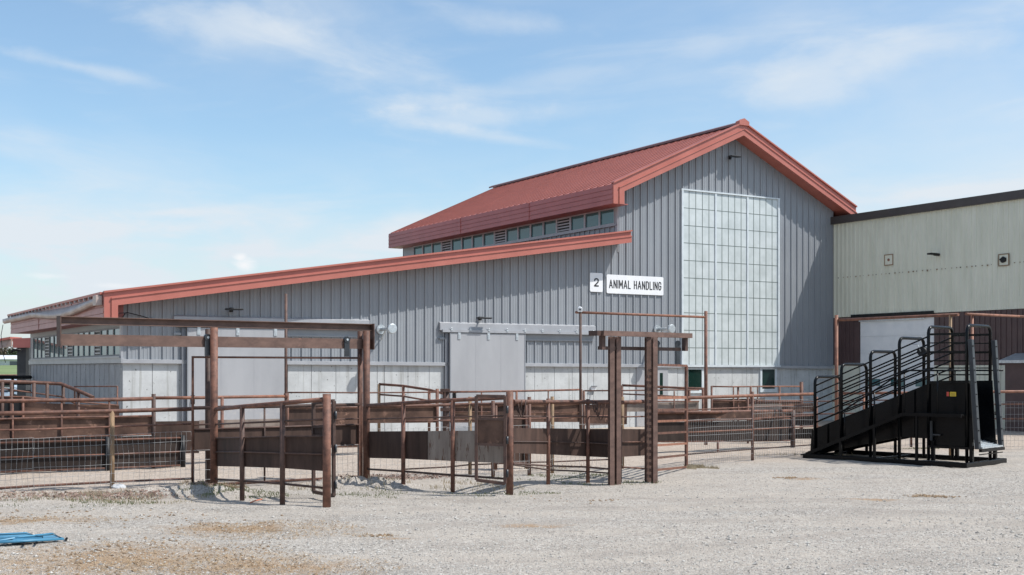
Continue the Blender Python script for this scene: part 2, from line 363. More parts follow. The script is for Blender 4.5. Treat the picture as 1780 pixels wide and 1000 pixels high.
# left side wall upper part and tall wall above the wing, back and gable sides
mb = MB()
mb.box((0, 0.1, 2.3), (.1, 14, 3.7)); mb.prism([(0, 0), (L1, 0), (L1, leantop(L1) - .31), (0, leantop(0) - .31)], 13.9, 14); mb.box((L1, .1, 5.2), (L1 + .1, 16.4, 7.9)); mb.box((L1, 16.3, 0), (RGT, 16.4, 8.0)); mb.box((RGT-.1, .1, 0), (RGT, 16.4, 7.9))
mb.prism([(L1, 8.0), (RGT, 8.0), (RDG, 10.2)], 16.4, 16.3)
for i in range(54):
    yy = .2 + i * .3
    mb.add([(L1, yy - .03, 5.5), (L1 - .035, yy - .02, 5.5), (L1 - .035, yy + .02, 5.5), (L1, yy + .03, 5.5), (L1, yy - .03, 6.86), (L1 - .035, yy - .02, 6.86), (L1 - .035, yy + .02, 6.86), (L1, yy + .03, 6.86)], [(0,1,5,4), (1,2,6,5), (2,3,7,6), (4,5,6,7)])
mb.build('wall', 'siding', barn)
# concrete base, cast in lifts with open joints
mb = MB(); u = 0.0; i = 0
W = [.78, .72, .76, .7, .62, .24]
while u < RGT - .01:
    w = min(W[i % 6], RGT - u); i += 1
    mb.box((u + .007, -.0, 0), (u + w - .007, .3, zc(u + w / 2) - .05)); u += w
mb.box((0, .06, 0), (RGT, .29, 2.0))
mb.build('concrete_base', 'conc', barn)
mb = MB(); yy = .3; i = 0
while yy < 13.99:
    w = .19 if i % 9 != 5 else .34
    w = min(w, 14 - yy)
    mb.box((.0 + (.012 if i % 9 == 5 else .004 * (i % 3)), yy + .003, 0), (.3, yy + w - .003, 2.12)); yy += w; i += 1
mb.box((0.03, .31, 0), (.29, 14, 2.1)); mb.box((.0, 0.003, 0), (.3, .297, 2.12))
mb.build('concrete_base', 'conc_b', barn)
mb = MB()
mb.add([(-.03, -.1, zc(0) - .07), (RGT, -.1, zc(RGT) - .07), (RGT, -.1, zc(RGT) + .03), (-.03, -.1, zc(0) + .03), (-.03, .05, zc(0) - .07), (RGT, .05, zc(RGT) - .07), (RGT, .05, zc(RGT) + .045), (-.03, .05, zc(0) + .045)],
       [(0,1,2,3), (0,4,5,1), (3,2,6,7), (0,3,7,4), (1,5,6,2)])
mb.box((-.06, -.098, 2.13), (.02, 14.02, 2.27))
mb.build('flashing', 'trim', barn)
# roofs
roof = MB()
def slab(mb, pts_top, th, y0, y1):
    poly = [(x, z) for x, z in pts_top] + [(x, z - th) for x, z in reversed(pts_top)]
    mb.prism(poly, y0, y1)
slab(roof, [(15.7, maintop(15.7) - .02), (RDG, 10.66), (27.0, maintop(27.0) - .02)], .38, -.54, 16.55)
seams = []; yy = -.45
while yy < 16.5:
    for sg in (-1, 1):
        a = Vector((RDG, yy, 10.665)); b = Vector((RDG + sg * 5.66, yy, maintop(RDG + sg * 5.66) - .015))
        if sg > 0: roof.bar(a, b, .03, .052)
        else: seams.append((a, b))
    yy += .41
ro = roof.build('roof', 'red', barn)
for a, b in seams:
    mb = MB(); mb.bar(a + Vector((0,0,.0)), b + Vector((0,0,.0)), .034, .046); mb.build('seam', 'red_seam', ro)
mb = MB(); mb.prism([(RDG - .17, 10.63), (RDG, 10.70), (RDG + .17, 10.63), (RDG + .17, 10.70), (RDG, 10.775), (RDG - .17, 10.70)], -.62, 17.0); 
mb.build('ridge_cap', 'ridge', ro)
mb = MB(); mb.prism([(RDG - .23, 10.60), (RDG + .23, 10.60), (RDG + .23, 10.74), (RDG, 10.85), (RDG - .23, 10.74)], -.66, -.45); mb.build('ridge_end_cap', 'red', ro)
mb = MB()
mb.prism([(15.66, 8.10), (RDG, 10.69), (27.04, 8.10), (27.04, 7.68), (RDG, 10.25), (16.08, 7.86), (16.08, 7.43), (15.66, 7.43)], -.55, -.6)
mb.prism([(15.88, 7.96), (RDG, 10.46), (27.045, 7.87), (27.045, 7.678), (RDG, 10.248), (16.085, 7.86), (16.085, 7.428), (15.88, 7.428)], -.6, -.63)
mb.prism([(15.87, 7.985), (RDG, 10.485), (27.05, 7.895), (27.05, 7.865), (RDG, 10.455), (15.87, 7.955)], -.6, -.655)
mb.prism([(15.65, 8.15), (RDG, 10.74), (27.05, 8.15), (27.05, 8.1), (RDG, 10.69), (15.65, 8.1)], -.5, -.655)
mb.build('rake_fascia', 'red', ro)
mb = MB(); z = 7.43
for i in range(4):
    h = .163
    mb.add([(15.66 - .014, -.55, z), (15.66 - .014, 16.55, z), (15.66, 16.55, z + h - .008), (15.66, -.55, z + h - .008), (15.70, -.55, z), (15.70, 16.55, z), (15.70, 16.55, z + h - .008), (15.70, -.55, z + h - .008)], [(0,1,2,3), (7,6,5,4), (0,4,5,1), (3,2,6,7), (0,3,7,4), (1,5,6,2)])
    z += h
mb.box((15.68, -.55, 7.43), (15.72, 16.5, 8.05)); mb.box((15.7, -.54, 7.432), (16.3, 16.5, 7.46)); mb.box((15.66, 16.5, 7.43), (16.3, 16.55, 8.05))
for yy in (4.6, 9.8): mb.box((15.635, yy, 7.43), (15.66, yy + .02, 8.07))
mb.build('eave_fascia', 'red_dk', ro)
mb = MB(); mb.box((27.0, -.55, 7.6), (27.04, 16.5, 8.1)); mb.box((26.4, -.54, 7.62), (27, 16.5, 7.66)); mb.build('eave_fascia', 'red', ro)
# wing roof
mb = MB(); slab(mb, [(-.6, leantop(-.6) - .02), (16.29, leantop(16.29) - .02)], .3, -.58, 14.3)
yy = -.4
while yy < 14.2: mb.bar((-.6, yy, leantop(-.6) - .01), (16.29, yy, leantop(16.29) - .01), .03, .05); yy += .41
wr = mb.build('wing_roof', 'red', barn)
mb = MB()
mb.prism([(-.62, leantop(-.62)), (16.33, leantop(16.33)), (16.33, leantop(16.33) - .36), (-.28, leantop(-.28) - .36), (-.28, 3.25), (-.62, 3.25)], -.58, -.665)
mb.prism([(-.44, leantop(-.44) - .17), (16.335, leantop(16.335) - .17), (16.335, leantop(16.335) - .363), (-.278, leantop(-.28) - .363), (-.278, 3.248), (-.44, 3.248)], -.665, -.695)
mb.prism([(-.45, leantop(-.45) - .145), (16.34, leantop(16.34) - .145), (16.34, leantop(16.34) - .175), (-.45, leantop(-.45) - .175)], -.665, -.72)
mb.prism([(-.63, leantop(-.63) + .05), (16.35, leantop(16.35) + .05), (16.35, leantop(16.35)), (-.63, leantop(-.63))], -.55, -.725)
mb.build('rake_fascia', 'red', wr)
mb = MB(); z = 3.25
for i in range(4):
    h = .165
    mb.add([(-.634, -.57, z), (-.634, 14.3, z), (-.62, 14.3, z+h-.01), (-.62, -.57, z+h-.01), (-.58, -.57, z), (-.58, 14.3, z), (-.58, 14.3, z+h-.01), (-.58, -.57, z+h-.01)], [(0,1,2,3), (7,6,5,4), (0,4,5,1), (3,2,6,7), (0,3,7,4), (1,5,6,2)]); z += h
mb.box((-.6, -.57, 3.25), (-.56, 14.3, 3.85))
for yy in (3.4, 8.6): mb.box((-.645, yy, 3.25), (-.62, yy + .02, 3.9))
mb.build('eave_fascia', 'lilac', wr)
mb = MB(); mb.box((-.6, -.57, 3.252), (0, 14.2, 3.28)); mb.box((-.3, -.1, 3.28), (0, .0, 3.75)); mb.build('soffit', 'red_dk', wr)
# bent gutter hanging off the wing eave
mb = MB(); prev = None; N = 40; rings = []
for i in range(N + 1):
    t = i / N; yy = -.35 + t * 15.6
    sag = .03 + .14 * math.sin(min(1, t * 1.6) * math.pi) ** 1.5
    zt = 3.9 - sag * .5; tw = sag * .8
    rings.append([(-.64, yy, zt - .04), (-.66, yy, zt - .15 - tw * .5), (-.70, yy, zt - .22 - tw), (-.76, yy, zt - .17 - tw), (-.77, yy, zt - .05 - tw * .9), (-.755, yy, zt - .05 - tw * .9), (-.745, yy, zt - .15 - tw), (-.70, yy, zt - .2 - tw), (-.675, yy, zt - .14 - tw * .5), (-.65, yy, zt - .04)])
vs = [v for r in rings for v in r]; m_ = 10
mb.add(vs, [(i*m_+k, i*m_+(k+1)%m_, (i+1)*m_+(k+1)%m_, (i+1)*m_+k) for i in range(N) for k in range(m_)], True)
gt = mb.build('gutter', 'gutter', barn)
mb = MB(); mb.box((-.7, -.56, 3.9), (-.6, 14.6, 3.965)); mb.build('eave_trim', 'red', wr)
mb = MB(); mb.box((-.8, -.52, 3.62), (-.64, -.15, 3.88)); mb.build('gutter_end', 'gutter', gt, bevel=.01)
for i in range(24):
    mb = MB(); mb.box((-.70, .2 + i * .62, 3.84), (-.63, .24 + i * .62, 3.93)); mb.build('gutter_strap', 'galv', gt)
mb = MB(); mb.tube([(-.8, 14.9, 3.6), (-.86, 14.95, 3.2), (-.8, 15, 2.6), (-.7, 15.0, 2.2)], .012, 6); mb.build('cable', 'blackm', gt)
# clerestory and side windows
def window_row(x, y0, pitch, z0, z1, out, gl, fr):
    y = y0
    for cnt, what in ((3, 'w'), (1, 'l'), (4, 'w'), (1, 'l'), (4, 'w'), (1, 'l'), (3, 'w')):
        for _ in range(cnt):
            a, b = y, y + pitch; fw = .045
            if what == 'w':
                f = MB(); X0, X1 = x - out, x + .05
                f.box((X0, a, z0), (X1, a + fw, z1)); f.box((X0, b - fw, z0), (X1, b, z1)); f.box((X0 + .002, a + fw, z0), (X1, b - fw, z0 + fw)); f.box((X0 + .002, a + fw, z1 - fw), (X1, b - fw, z1))
                fo = f.build('window', fr, barn)
                p = MB(); p.box((x - out * .35, a + fw, z0 + fw), (x - out * .3, b - fw, z1 - fw)); p.build('pane', gl, fo)
            else:
                f = MB(); f.box((x - out, a, z0), (x, a + .05, z1)); f.box((x - out, b - .05, z0), (x, b, z1)); f.box((x - out + .002, a + .05, z0), (x, b - .05, z0 + .05)); f.box((x - out + .002, a + .05, z1 - .05), (x, b - .05, z1))
                fo = f.build('louvre', fr, barn); s_ = MB(); zz = z0 + .08
                while zz < z1 - .06:
                    s_.box((x - out * .9, a + .05, zz), (x - out * .5, b - .05, zz + .045)); zz += .105
                s_.build('slats', 'trim', fo); s_ = MB(); s_.box((x - .012, a + .05, z0 + .05), (x - .004, b - .05, z1 - .05)); s_.build('backing', 'blackm', fo)
            y += pitch
window_row(L1, .12, .888, 6.86, 7.425, .07, 'glass', 'trim')
window_row(0, .15, .77, 2.32, 3.10, .035, 'glass', 'siding_dk')
mb = MB(); mb.box((L1 - .09, 0.03, 6.8), (L1, 15.4, 6.86)); mb.build('sill', 'trim', barn)
mb = MB(); mb.box((L1 - .06, -.04, 5.9), (L1 + .003, .1, 7.45)); mb.build('corner_trim', 'trim', barn)
mb = MB(); mb.box((-.09, .03, 2.27), (0, 13.6, 2.32)); mb.build('sill', 'trim', barn)
mb = MB(); mb.box((-.05, -.03, 2.27), (.0, .14, 3.6)); mb.build('corner_trim', 'trim', barn)
# translucent panel
mb = MB(); mb.box((TP0, -.045, TPZ0), (TP1, 0, TPZ1)); tp = mb.build('translucent_panel', 'poly', barn)
mb = MB(); cw = (TP1 - TP0) / 15
for i in range(1, 15):
    if i % 5: mb.box((TP0 + i * cw - .012, -.05, TPZ0), (TP0 + i * cw + .012, -.045, TPZ1))
for j in range(1, 10): mb.box((TP0, -.048, TPZ1 - j * .61 - .012), (TP1, -.0445, TPZ1 - j * .61 + .012))
mb.build('grid', 'poly_line', tp)
mb = MB()
for i in (5, 10): mb.box((TP0 + i * cw - .035, -.075, TPZ0), (TP0 + i * cw + .035, -.04, TPZ1))
mb.box((TP0 - .05, -.085, TPZ0), (TP0 + .03, -.02, TPZ1)); mb.box((TP1 - .03, -.085, TPZ0), (TP1 + .05, -.02, TPZ1))
mb.box((TP0 - .06, -.09, TPZ1), (TP1 + .06, -.01, TPZ1 + .05)); mb.box((TP0 - .06, -.12, TPZ0 - .06), (TP1 + .06, -.01, TPZ0))
mb.build('frame', 'alu', tp)
# low windows in the concrete base
for ua, ub in ((19.2, 20.0), (22.68, 23.5)):
    f = MB(); z0, z1 = 1.12, 2.0
    f.box((ua, -.05, z0), (ua + .09, .0, z1)); f.box((ub - .09, -.05, z0), (ub, .0, z1)); f.box((ua + .09, -.048, z0), (ub - .09, 0, z0 + .12)); f.box((ua + .09, -.048, z1 - .05), (ub - .09, 0, z1))
    fo = f.build('window', 'alu', barn); p = MB(); p.box((ua + .09, -.02, z0 + .12), (ub - .09, -.015, z1 - .05)); p.build('pane', 'glass_g', fo)
# entrance door
mb = MB(); mb.box((17.75, -.05, 0), (18.4, 0, 2.02)); mb.box((17.04, -.05, 0), (17.745, 0, 2.02)); ed = mb.build('door', 'door', barn, bevel=.006)
mb = MB(); mb.box((18.03, -.056, 1.08), (18.16, -.05, 1.83)); mb.build('vision_pane', 'glass_g', ed)
mb = MB(); mb.box((17.84, -.1, 1.0), (17.9, -.05, 1.12)); mb.tube([(17.87, -.1, 1.06), (17.87, -.14, 1.06), (17.98, -.14, 1.06)], .012, 8); mb.build('handle', 'galv', ed)
# sliding doors
def sliding(ua, ub, ra, rb, zt):
    root = MB(); root.box((ua, -.17, .05), (ub, -.12, zt)); 
    n_ = 3
    for i in range(1, n_): root.box((ua + (ub - ua) * i / n_ - .004, -.173, .05), (ua + (ub - ua) * i / n_ + .004, -.17, zt))
    dr = root.build('sliding_door', 'door', barn, bevel=.004)
    t = MB(); t.box((ra, -.12, zt + .08), (rb, -.02, zt + .30)); t.add([(ra, -.12, zt+.30), (rb, -.12, zt+.30), (rb, -.02, zt+.34), (ra, -.02, zt+.34)], [(0,1,2,3)])
    t.box((ra + .05, -.2, zt + .02), (rb, -.12, zt + .1)); t.build('track', 'trim', dr)
    t = MB(); t.box((rb * .0 + ub + .02, -.09, zt - .2), (rb - .05, -.02, zt - .15)); t.box((ub + .02, -.07, zt - .15), (rb - .05, -.02, zt + .02)); t.build('track_trim', 'siding', dr)
    t = MB(); t.box((ra, -.09, zt - .2), (ua - .14, -.02, zt - .14)); t.build('track_trim', 'siding', dr)
    k = 9
    for i in range(k):
        h = MB(); uu = ra + .35 + i * (rb - ra - .5) / (k - 1); h.box((uu - .03, -.215, zt + .07), (uu + .03, -.12, zt + .13)); h.tube([(uu, -.2, zt + .13), (uu, -.2, zt + .17)], .02, 8)
        h.build('track_bolt', 'galv', dr)
    for i in range(3):
        uu = ua + .32 + i * (ub - ua - .64) / 2; h = MB()
        h.box((uu - .045, -.19, zt - .19), (uu + .045, -.17, zt + .02)); h.box((uu - .02, -.196, zt - .15), (uu + .02, -.19, zt - .03)); h.build('hanger', 'galv', dr)
    h = MB(); h.box((ua - .13, -.1, .05), (ua - .01, -.02, zt)); h.build('jamb', 'siding_dk', dr)
    h = MB(); h.box((ua + .1, -.2, 1.02), (ua + .2, -.17, 1.26)); h.tube([(ua + .15, -.2, 1.05), (ua + .15, -.245, 1.08), (ua + .15, -.245, 1.2), (ua + .15, -.2, 1.23)], .014, 8); h.build('handle', 'blackm', dr)
    h = MB(); h.box((ua, -.182, .05), (ub, -.172, .2)); h.build('kick_strip', 'siding', dr)
    h = MB(); h.box((ua, -.18, .2), (ua + .03, -.171, zt)); h.build('edge_trim', 'siding', dr); h = MB(); h.box((ub - .03, -.18, .2), (ub, -.171, zt)); h.build('edge_trim', 'siding', dr)
    return dr
sliding(1.67, 4.49, 1.33, 7.1, 3.1); sliding(9.77, 12.5, 9.46, 15.28, 3.08)
mb = MB(); mb.tube([(-.55, -.62, 3.5), (-.3, -.66, 3.42), (.1, -.2, 3.46), (.5, -.1, 3.38), (.75, -.08, 3.3)], .013, 6); mb.tube([(-.6, -.64, 3.35), (-.4, -.67, 3.2), (-.2, -.66, 3.25), (0, -.3, 3.45)], .013, 6); mb.box((.7, -.12, 3.15), (.82, -.06, 3.33)); mb.build('loose_cable', 'blackm', barn)

def WL(u, out, z): return P0 + d1 * u - d2 * out + Vector((0, 0, z))
# signs
GLYPH = {'A': (.15, [[(0, 0), (.5, 1), (1, 0)], [(.17, .3), (.83, .3)]]), 'N': (.125, [[(0, 0), (0, 1), (1, 0), (1, 1)]]), 'I': (0, [[(0, 0), (0, 1)]]),
 'M': (.155, [[(0, 0), (0, 1), (.5, .3), (1, 1), (1, 0)]]), 'L': (.1, [[(0, 1), (0, 0), (1, 0)]]), 'H': (.12, [[(0, 0), (0, 1)], [(1, 0), (1, 1)], [(0, .5), (1, .5)]]),
 'D': (.12, [[(0, 0), (0, 1), (.6, 1), (1, .82), (1, .18), (.6, 0), (0, 0)]]), 'G': (.12, [[(1, .76), (.9, .93), (.6, 1), (.35, 1), (.08, .88), (0, .7), (0, .3), (.08, .12), (.35, 0), (.65, 0), (.92, .12), (1, .28), (1, .47), (.55, .47)]]),
 '2': (.15, [[(0, .74), (.06, .9), (.3, 1), (.68, 1), (.94, .9), (1, .72), (.9, .52), (.06, .06), (0, 0), (1, 0)]])}
def lettering(body, h, sw, gap, parent, z0, fit):
    fixed = sum(0 if c == ' ' else sw for c in body); loose = sum(.09 if c == ' ' else GLYPH[c][0] for c in body) + gap * (len(body) - 1); kx = (fit - fixed) / loose; gap *= kx
    w = fit; x = -w / 2
    for c in body:
        if c == ' ': x += .09 * kx + gap; continue
        gw, st = GLYPH[c]; gw *= kx; mb = MB(); x += sw / 2
        for ln in st:
            for k in range(len(ln) - 1):
                p, q = Vector((x + ln[k][0] * gw, 0, z0 + ln[k][1] * (h - sw) + sw / 2)), Vector((x + ln[k+1][0] * gw, 0, z0 + ln[k+1][1] * (h - sw) + sw / 2)); d = (q - p).normalized() * sw * .38
                mb.bar(p - d, q + d, .004 + .0004 * k, sw, up=Vector((0, 1, 0)).cross(q - p))
        o = mb.build('letter', 'ink', parent, off=(0, 0, 0)); o.location = (0, -.0085, 0); x += gw + sw / 2 + gap
def sign(name, label, u0, u1, z0, z1, body, size, sx, fitw):
    c = WL((u0 + u1) / 2, .07, z0); s = thing(name, label, 'sign', c, AZ, local=True)
    w, h = (u1 - u0) / 2, z1 - z0; r = .05
    poly = []
    for cx_, cz_, a0 in ((w - r, h - r, 0), (-w + r, h - r, 90), (-w + r, r, 180), (w - r, r, 270)):
        poly += [(cx_ + r * math.cos(R(a0 + a)), cz_ + r * math.sin(R(a0 + a))) for a in (0, 30, 60, 90)]
    mb = MB(); mb.prism(poly, -.006, .006); mb.build('board', 'signw', s)
    lettering(body, size, sx, .036, s, h / 2 - size / 2, fitw)
    mb = MB()
    for q in (-w * .7, w * .7): mb.box((q - .02, .006, .05), (q + .02, .04, h - .05))
    mb.build('bracket', 'galv', s)
sign('building_number_sign', 'small white square sign with the black numeral 2 on the barn wall', 15.08, 15.6, 4.53, 5.16, '2', .28, .045, .19)
sign('building_name_sign', 'long white sign reading ANIMAL HANDLING on the grey barn wall', 15.76, 18.17, 4.5, 5.13, 'ANIMAL HANDLING', .29, .036, 2.22)
# wall lights
def wall_light(name, label, u, z, grp='flood lights on the barn front'):
    t = thing(name, label, 'wall light', WL(u, .06, z), AZ, group=grp, local=True)
    mb = MB(); mb.box((-.05, -.06, -.06), (.05, 0, .06)); mb.tube([(0, -.05, .02), (0, -.22, .02)], .03, 8); mb.build('bracket', 'blackm', t, bevel=.01)
    mb = MB(); mb.box((-.24, -.38, -.015), (.24, -.2, .025)); mb.build('lamp_head', 'blackm', t, bevel=.012)
    mb = MB(); mb.box((-.21, -.36, -.022), (.21, -.22, -.016)); mb.build('lens', 'slate', t)
wall_light('wall_light', 'flat dark flood light above the left sliding door', U(400), WZ(400, 539))
wall_light('wall_light', 'flat dark flood light just above the middle sliding door track', U(832), WZ(832, 554))
wall_light('wall_light', 'flat dark flood light high under the gable peak', U(1266), WZ(1266, 275))
# galvanised exhaust stubs
def stub(label, u, z):
    t = thing('vent_pipe', label, 'vent pipe', WL(u, 0.05, z), AZ, group='galvanised vent pipes sticking out of the barn front', local=True)
    mb = MB(); mb.tube([(0, .02, 0), (0, -.78, 0)], .055, 12); mb.build('pipe', 'galv', t)
    mb = MB(); mb.tube([(0, -.72, 0), (0, -.84, 0)], .15, 20); mb.build('cap', 'galv', t, bevel=.02)
    mb = MB(); mb.tube([(0, .02, 0), (0, -.07, 0)], .14, 18); mb.build('flange', 'galv', t)
    mb = MB(); mb.bar((0, -.35, -.04), (0, 0, -.32), .04, .02); mb.build('brace', 'galv', t)
stub('galvanised vent pipe with round cap right of the rusty sliding gate beam', U(660) , 3.15); stub('galvanised vent pipe with round cap above the twin steel column frame', U(1140), WZ(1140, 573))
t = thing('outlet_box', 'small pale outlet box low on the concrete base left of the twin columns', 'outlet box', WL(U(1030), .02, WZ(1030, 676)), AZ, local=True)
mb = MB(); mb.box((-.09, -.06, -.06), (.09, 0, .1)); mb.build('box', 'white', t, bevel=.01); mb = MB(); mb.box((-.1, -.11, .07), (.1, -.05, .1)); mb.tube([(-.03, -.04, -.06), (-.04, -.05, -.2)], .015, 6); mb.build('cover', 'siding_dk', t)

# ------------------------------------------------------------------ neighbouring cream and brown building (its wall runs towards the camera)
PC = P0 + d1 * RGT
nb = thing('storage_building', 'cream and brown metal sided flat roofed building at the right edge', 'building', PC, AZ, local=True)
QL = 12.5
def NQ(x):
    t = (x - CX) / F; return (t * PC.y - PC.x) / (.521 + .8535 * t)
def NZ(x, y): return EYE + (H0 - y) * (PC.y - .8535 * NQ(x)) / F
mb = MB(); mb.box((0.01, .02, 3.92), (.15, -QL, 7.5)); mb.box((.15, -QL, 0), (12, -QL + .1, 7.5)); mb.box((.15, -.02, 0), (12, -.1, 7.5)); mb.box((11.9, -QL, 0), (12, -.1, 7.5))
q = .12
while q < QL:
    mb.add([(0.01, -q + .03, 3.92), (-.022, -q + .014, 3.92), (-.022, -q - .014, 3.92), (.01, -q - .03, 3.92), (0.01, -q + .03, 7.48), (-.022, -q + .014, 7.48), (-.022, -q - .014, 7.48), (.01, -q - .03, 7.48)], [(0,1,5,4), (1,2,6,5), (2,3,7,6), (4,5,6,7), (3,2,1,0)])
    q += .203
mb.build('wall', 'cream', nb)
dA, dB = NQ(1493), NQ(1623)
mb = MB(); mb.box((.02, .05, 2.1), (.15, -dA, 3.91)); mb.box((.02, -dB, 2.1), (.15, -QL, 3.91))
q = .22
while q < QL:
    if not (dA - .1 < q < dB + .1): mb.box((-.004, -q + .03, 2.1), (.02, -q - .03, 3.91))
    q += .203
mb.box((.012, -dA + .62, .6), (.03, -dA, 2.1))
mb.build('wall', 'brown', nb)
mb = MB(); mb.box((.005, .05, 0), (.15, -dA, 2.095)); mb.box((.03, -dB, 0), (.15, -QL, 2.095)); q = .22
while q < QL:
    if not (dA - .65 < q < dB + .1): mb.box((.008, -q + .02, 0), (.03, -q - .02, 2.09))
    q += .203
mb.build('wall', 'cream', nb)
mb = MB(); mb.box((-.12, .5, 7.46), (.1, -QL - .1, 7.74)); mb.box((0.1, .5, 7.6), (12.1, -QL - .1, 7.7)); mb.build('roof', 'dkfascia', nb)
mb = MB(); H = 3.79 / 6
for i in range(6): mb.box((.06, -dA - .02, i * H + .006), (.1, -dB + .02, (i + 1) * H - .006))
mb.box((.08, -dA, 0), (.11, -dB, 3.78)); rd = mb.build('overhead_door', 'white', nb)
for k in range(3): mb = MB(); mb.box((.05, -dA - .35 - k * 1.1, 1.35), (.06, -dA - .95 - k * 1.1, 1.6)); mb.build('pane', 'glass', rd)
mb = MB(); mb.box((-.05, -dA + .35, 3.8), (.03, -dB - .0, 3.99)); mb.build('lintel', 'blackm', nb)
mb = MB(); mb.box((-.01, -dA - .0, 3.72), (.05, -dB + .4, 3.795)); mb.build('door_seal', 'galv', nb)
for k in range(44):
    q_ = .35 + k * .203 + (.03 if k % 3 else -.02); mb = MB(); zz_ = 5.42; r_ = random.uniform(.007, .017)
    mb.box((-.034, -q_ - r_, zz_ - r_ * (1.5 if k % 4 else 2.6)), (-.002, -q_ + r_, zz_ + r_)); mb.build('rusty_screw', 'woodpost' if k % 3 else 'blackm', nb)
# wall vents and light
def wvent(label, x, y, broken):
    qq = NQ(x); t = thing('wall_vent', label, 'wall vent', PC - d2 * qq - d1 * .025 + Vector((0, 0, NZ(x, y))), AZ, group='square vents on the cream wall', local=True)
    mb = MB()
    mb.box((-.02, -.2, -.2), (0, .2, -.17)); mb.box((-.02, -.2, .17), (0, .2, .2)); mb.box((-.02, -.2, -.17), (0, -.17, .17)); mb.box((-.02, .17, -.17), (0, .2, .17)); mb.build('frame', 'woodpost', t)
    mb = MB(); mb.box((-.01, -.17, -.17), (-.002, .17, .17)); mb.build('plate', 'cream', t)
    mb = MB()
    if broken: mb.add([(-.02, -.1, -.06), (-.06, .0, -.1), (-.02, .1, -.08), (-.08, .12, .02), (-.03, .02, .12), (-.05, -.1, .06)], [(0,1,2,3,4,5)]); mb.box((-.03, -.1, -.05), (-.01, .08, .06)); mb.build('torn_hole', 'blackm', t)
    else: mb.tube([(-.03, 0, 0), (-.005, 0, 0)], .05, 10); mb.build('rusted_outlet', 'rust_or', t)
wvent('square wall vent with small round rusty outlet on the cream wall', 1546, 452, False); wvent('square wall vent with torn black hole at the right edge', 1746, 452, True)
qq = NQ(1633); t = thing('wall_light', 'black lamp on a rust stained mount on the cream wall', 'wall light', PC - d2 * qq - d1 * .03 + Vector((0, 0, NZ(1633, 443))), AZ, local=True)
mb = MB(); mb.tube([(0, 0, 0), (-.25, .0, .0)], .05, 8); mb.build('mount', 'blackm', t); mb = MB(); mb.box((-.5, -.1, -.02), (-.18, .1, .04)); mb.build('lamp_head', 'blackm', t, bevel=.015)
# small entrance porch at the right edge of the frame
pq = NQ(1771); t = thing('entry_porch', 'dark brown entry box with small pale roof at the right edge', 'porch', PC - d2 * pq, AZ, local=True)
mb = MB(); mb.box((-.7, -1.6, 0), (0, .0, 2.15)); mb.build('walls', 'brown', t); mb = MB(); mb.prism([(-.85, 2.16), (.0, 2.42), (0, 2.48), (-.85, 2.25)], .12, -1.7); mb.build('roof', 'galv', t)

# ------------------------------------------------------------------ corral building kit
def base(x, D): return PX(x, D, 0)
def fence(name, label, nodes, posts=(), rails=(), plates=(), mesh=None, cat='fence', group=None, mpost='rust', mrail='rust', mplate='plate', plate_behind=.05, rail_r=.028):
    """nodes: [(x, D)], posts: [(i, ytop, r[, mat[, zbottom]])], rails: [(ys, r[, mat])], plates: [(i, j, yt_i, yt_j, yb_i, yb_j[, mat])]"""
    o = base(*nodes[0]); t = thing(name, label, cat, o, group=group)
    for p in posts:
        i, yt, r = p[:3]; m = p[3] if len(p) > 3 and p[3] else mpost; zb = p[4] if len(p) > 4 else -.15
        x, D = nodes[i] if isinstance(i, int) else i
        top = P(x, yt, D); mb = MB(); mb.tube([PX(x, D, zb), (top.x, top.y, top.z)], r, 12); ob = mb.build('post', m, t)
    for rl in rails:
        ys_, r = rl[:2]; m = rl[2] if len(rl) > 2 else mrail
        pts = [P(nodes[i][0], y, nodes[i][1]) for i, y in enumerate(ys_) if y is not None]
        mb = MB(); mb.tube(pts, r, 10); mb.build('rail', m, t)
    for pl in plates:
        i, j, a, b, c, d_ = pl[:6]; m = pl[6] if len(pl) > 6 else mplate
        A, B = P(nodes[i][0], a, nodes[i][1]), P(nodes[j][0], b, nodes[j][1]); C, D2 = P(nodes[i][0], c, nodes[i][1]), P(nodes[j][0], d_, nodes[j][1])
        sh = Vector((0, plate_behind, 0))
        mb = MB(); mb.plate(A + sh, B + sh, A.z, B.z, C.z, D2.z, .012); mb.build('panel', m, t)
    if mesh:
        for (i, j, a, b, zb, sx_, sz_) in mesh: wires(t, nodes, i, j, a, b, zb, sx_, sz_)
    return t
def wires(t, nodes, i, j, ya, yb, zb, sx_, sz_, r=.0022):
    mb = MB()
    for k in range(i, j):
        A, B = P(nodes[k][0], ya + (yb - ya) * (k - i) / (j - i), nodes[k][1]), P(nodes[k+1][0], ya + (yb - ya) * (k + 1 - i) / (j - i), nodes[k+1][1])
        a, b = Vector((A.x, A.y - .04, 0)), Vector((B.x, B.y - .04, 0)); Ln = (b - a).length; n = max(2, int(Ln / sx_))
        def pt(s_, z):
            w = noise.noise(Vector((s_ * 1.3 + k * 7, z * 2.5, 4.2))); q = a.lerp(b, s_ / Ln)
            return Vector((q.x + w * .03, q.y + w * .03, z + noise.noise(Vector((s_ * .7, z * 3, 9))) * .025))
        for c in range(n + 1):
            s_ = c * Ln / n; zt = A.z + (B.z - A.z) * c / n
            mb.tube([pt(s_, zb + (zt - zb) * q / 5) for q in range(6)], r, 4)
        rows = int((A.z - zb) / sz_) + 1
        for q in range(rows + 1):
            za, zb2 = A.z - q * sz_, B.z - q * sz_
            if za < zb - .02: break
            m_ = max(2, int(Ln / .35)); mb.tube([pt(c * Ln / m_, za + (zb2 - za) * c / m_) for c in range(m_ + 1)], r * 1.15, 4)
    mb.build('wire_mesh', 'wire', t)

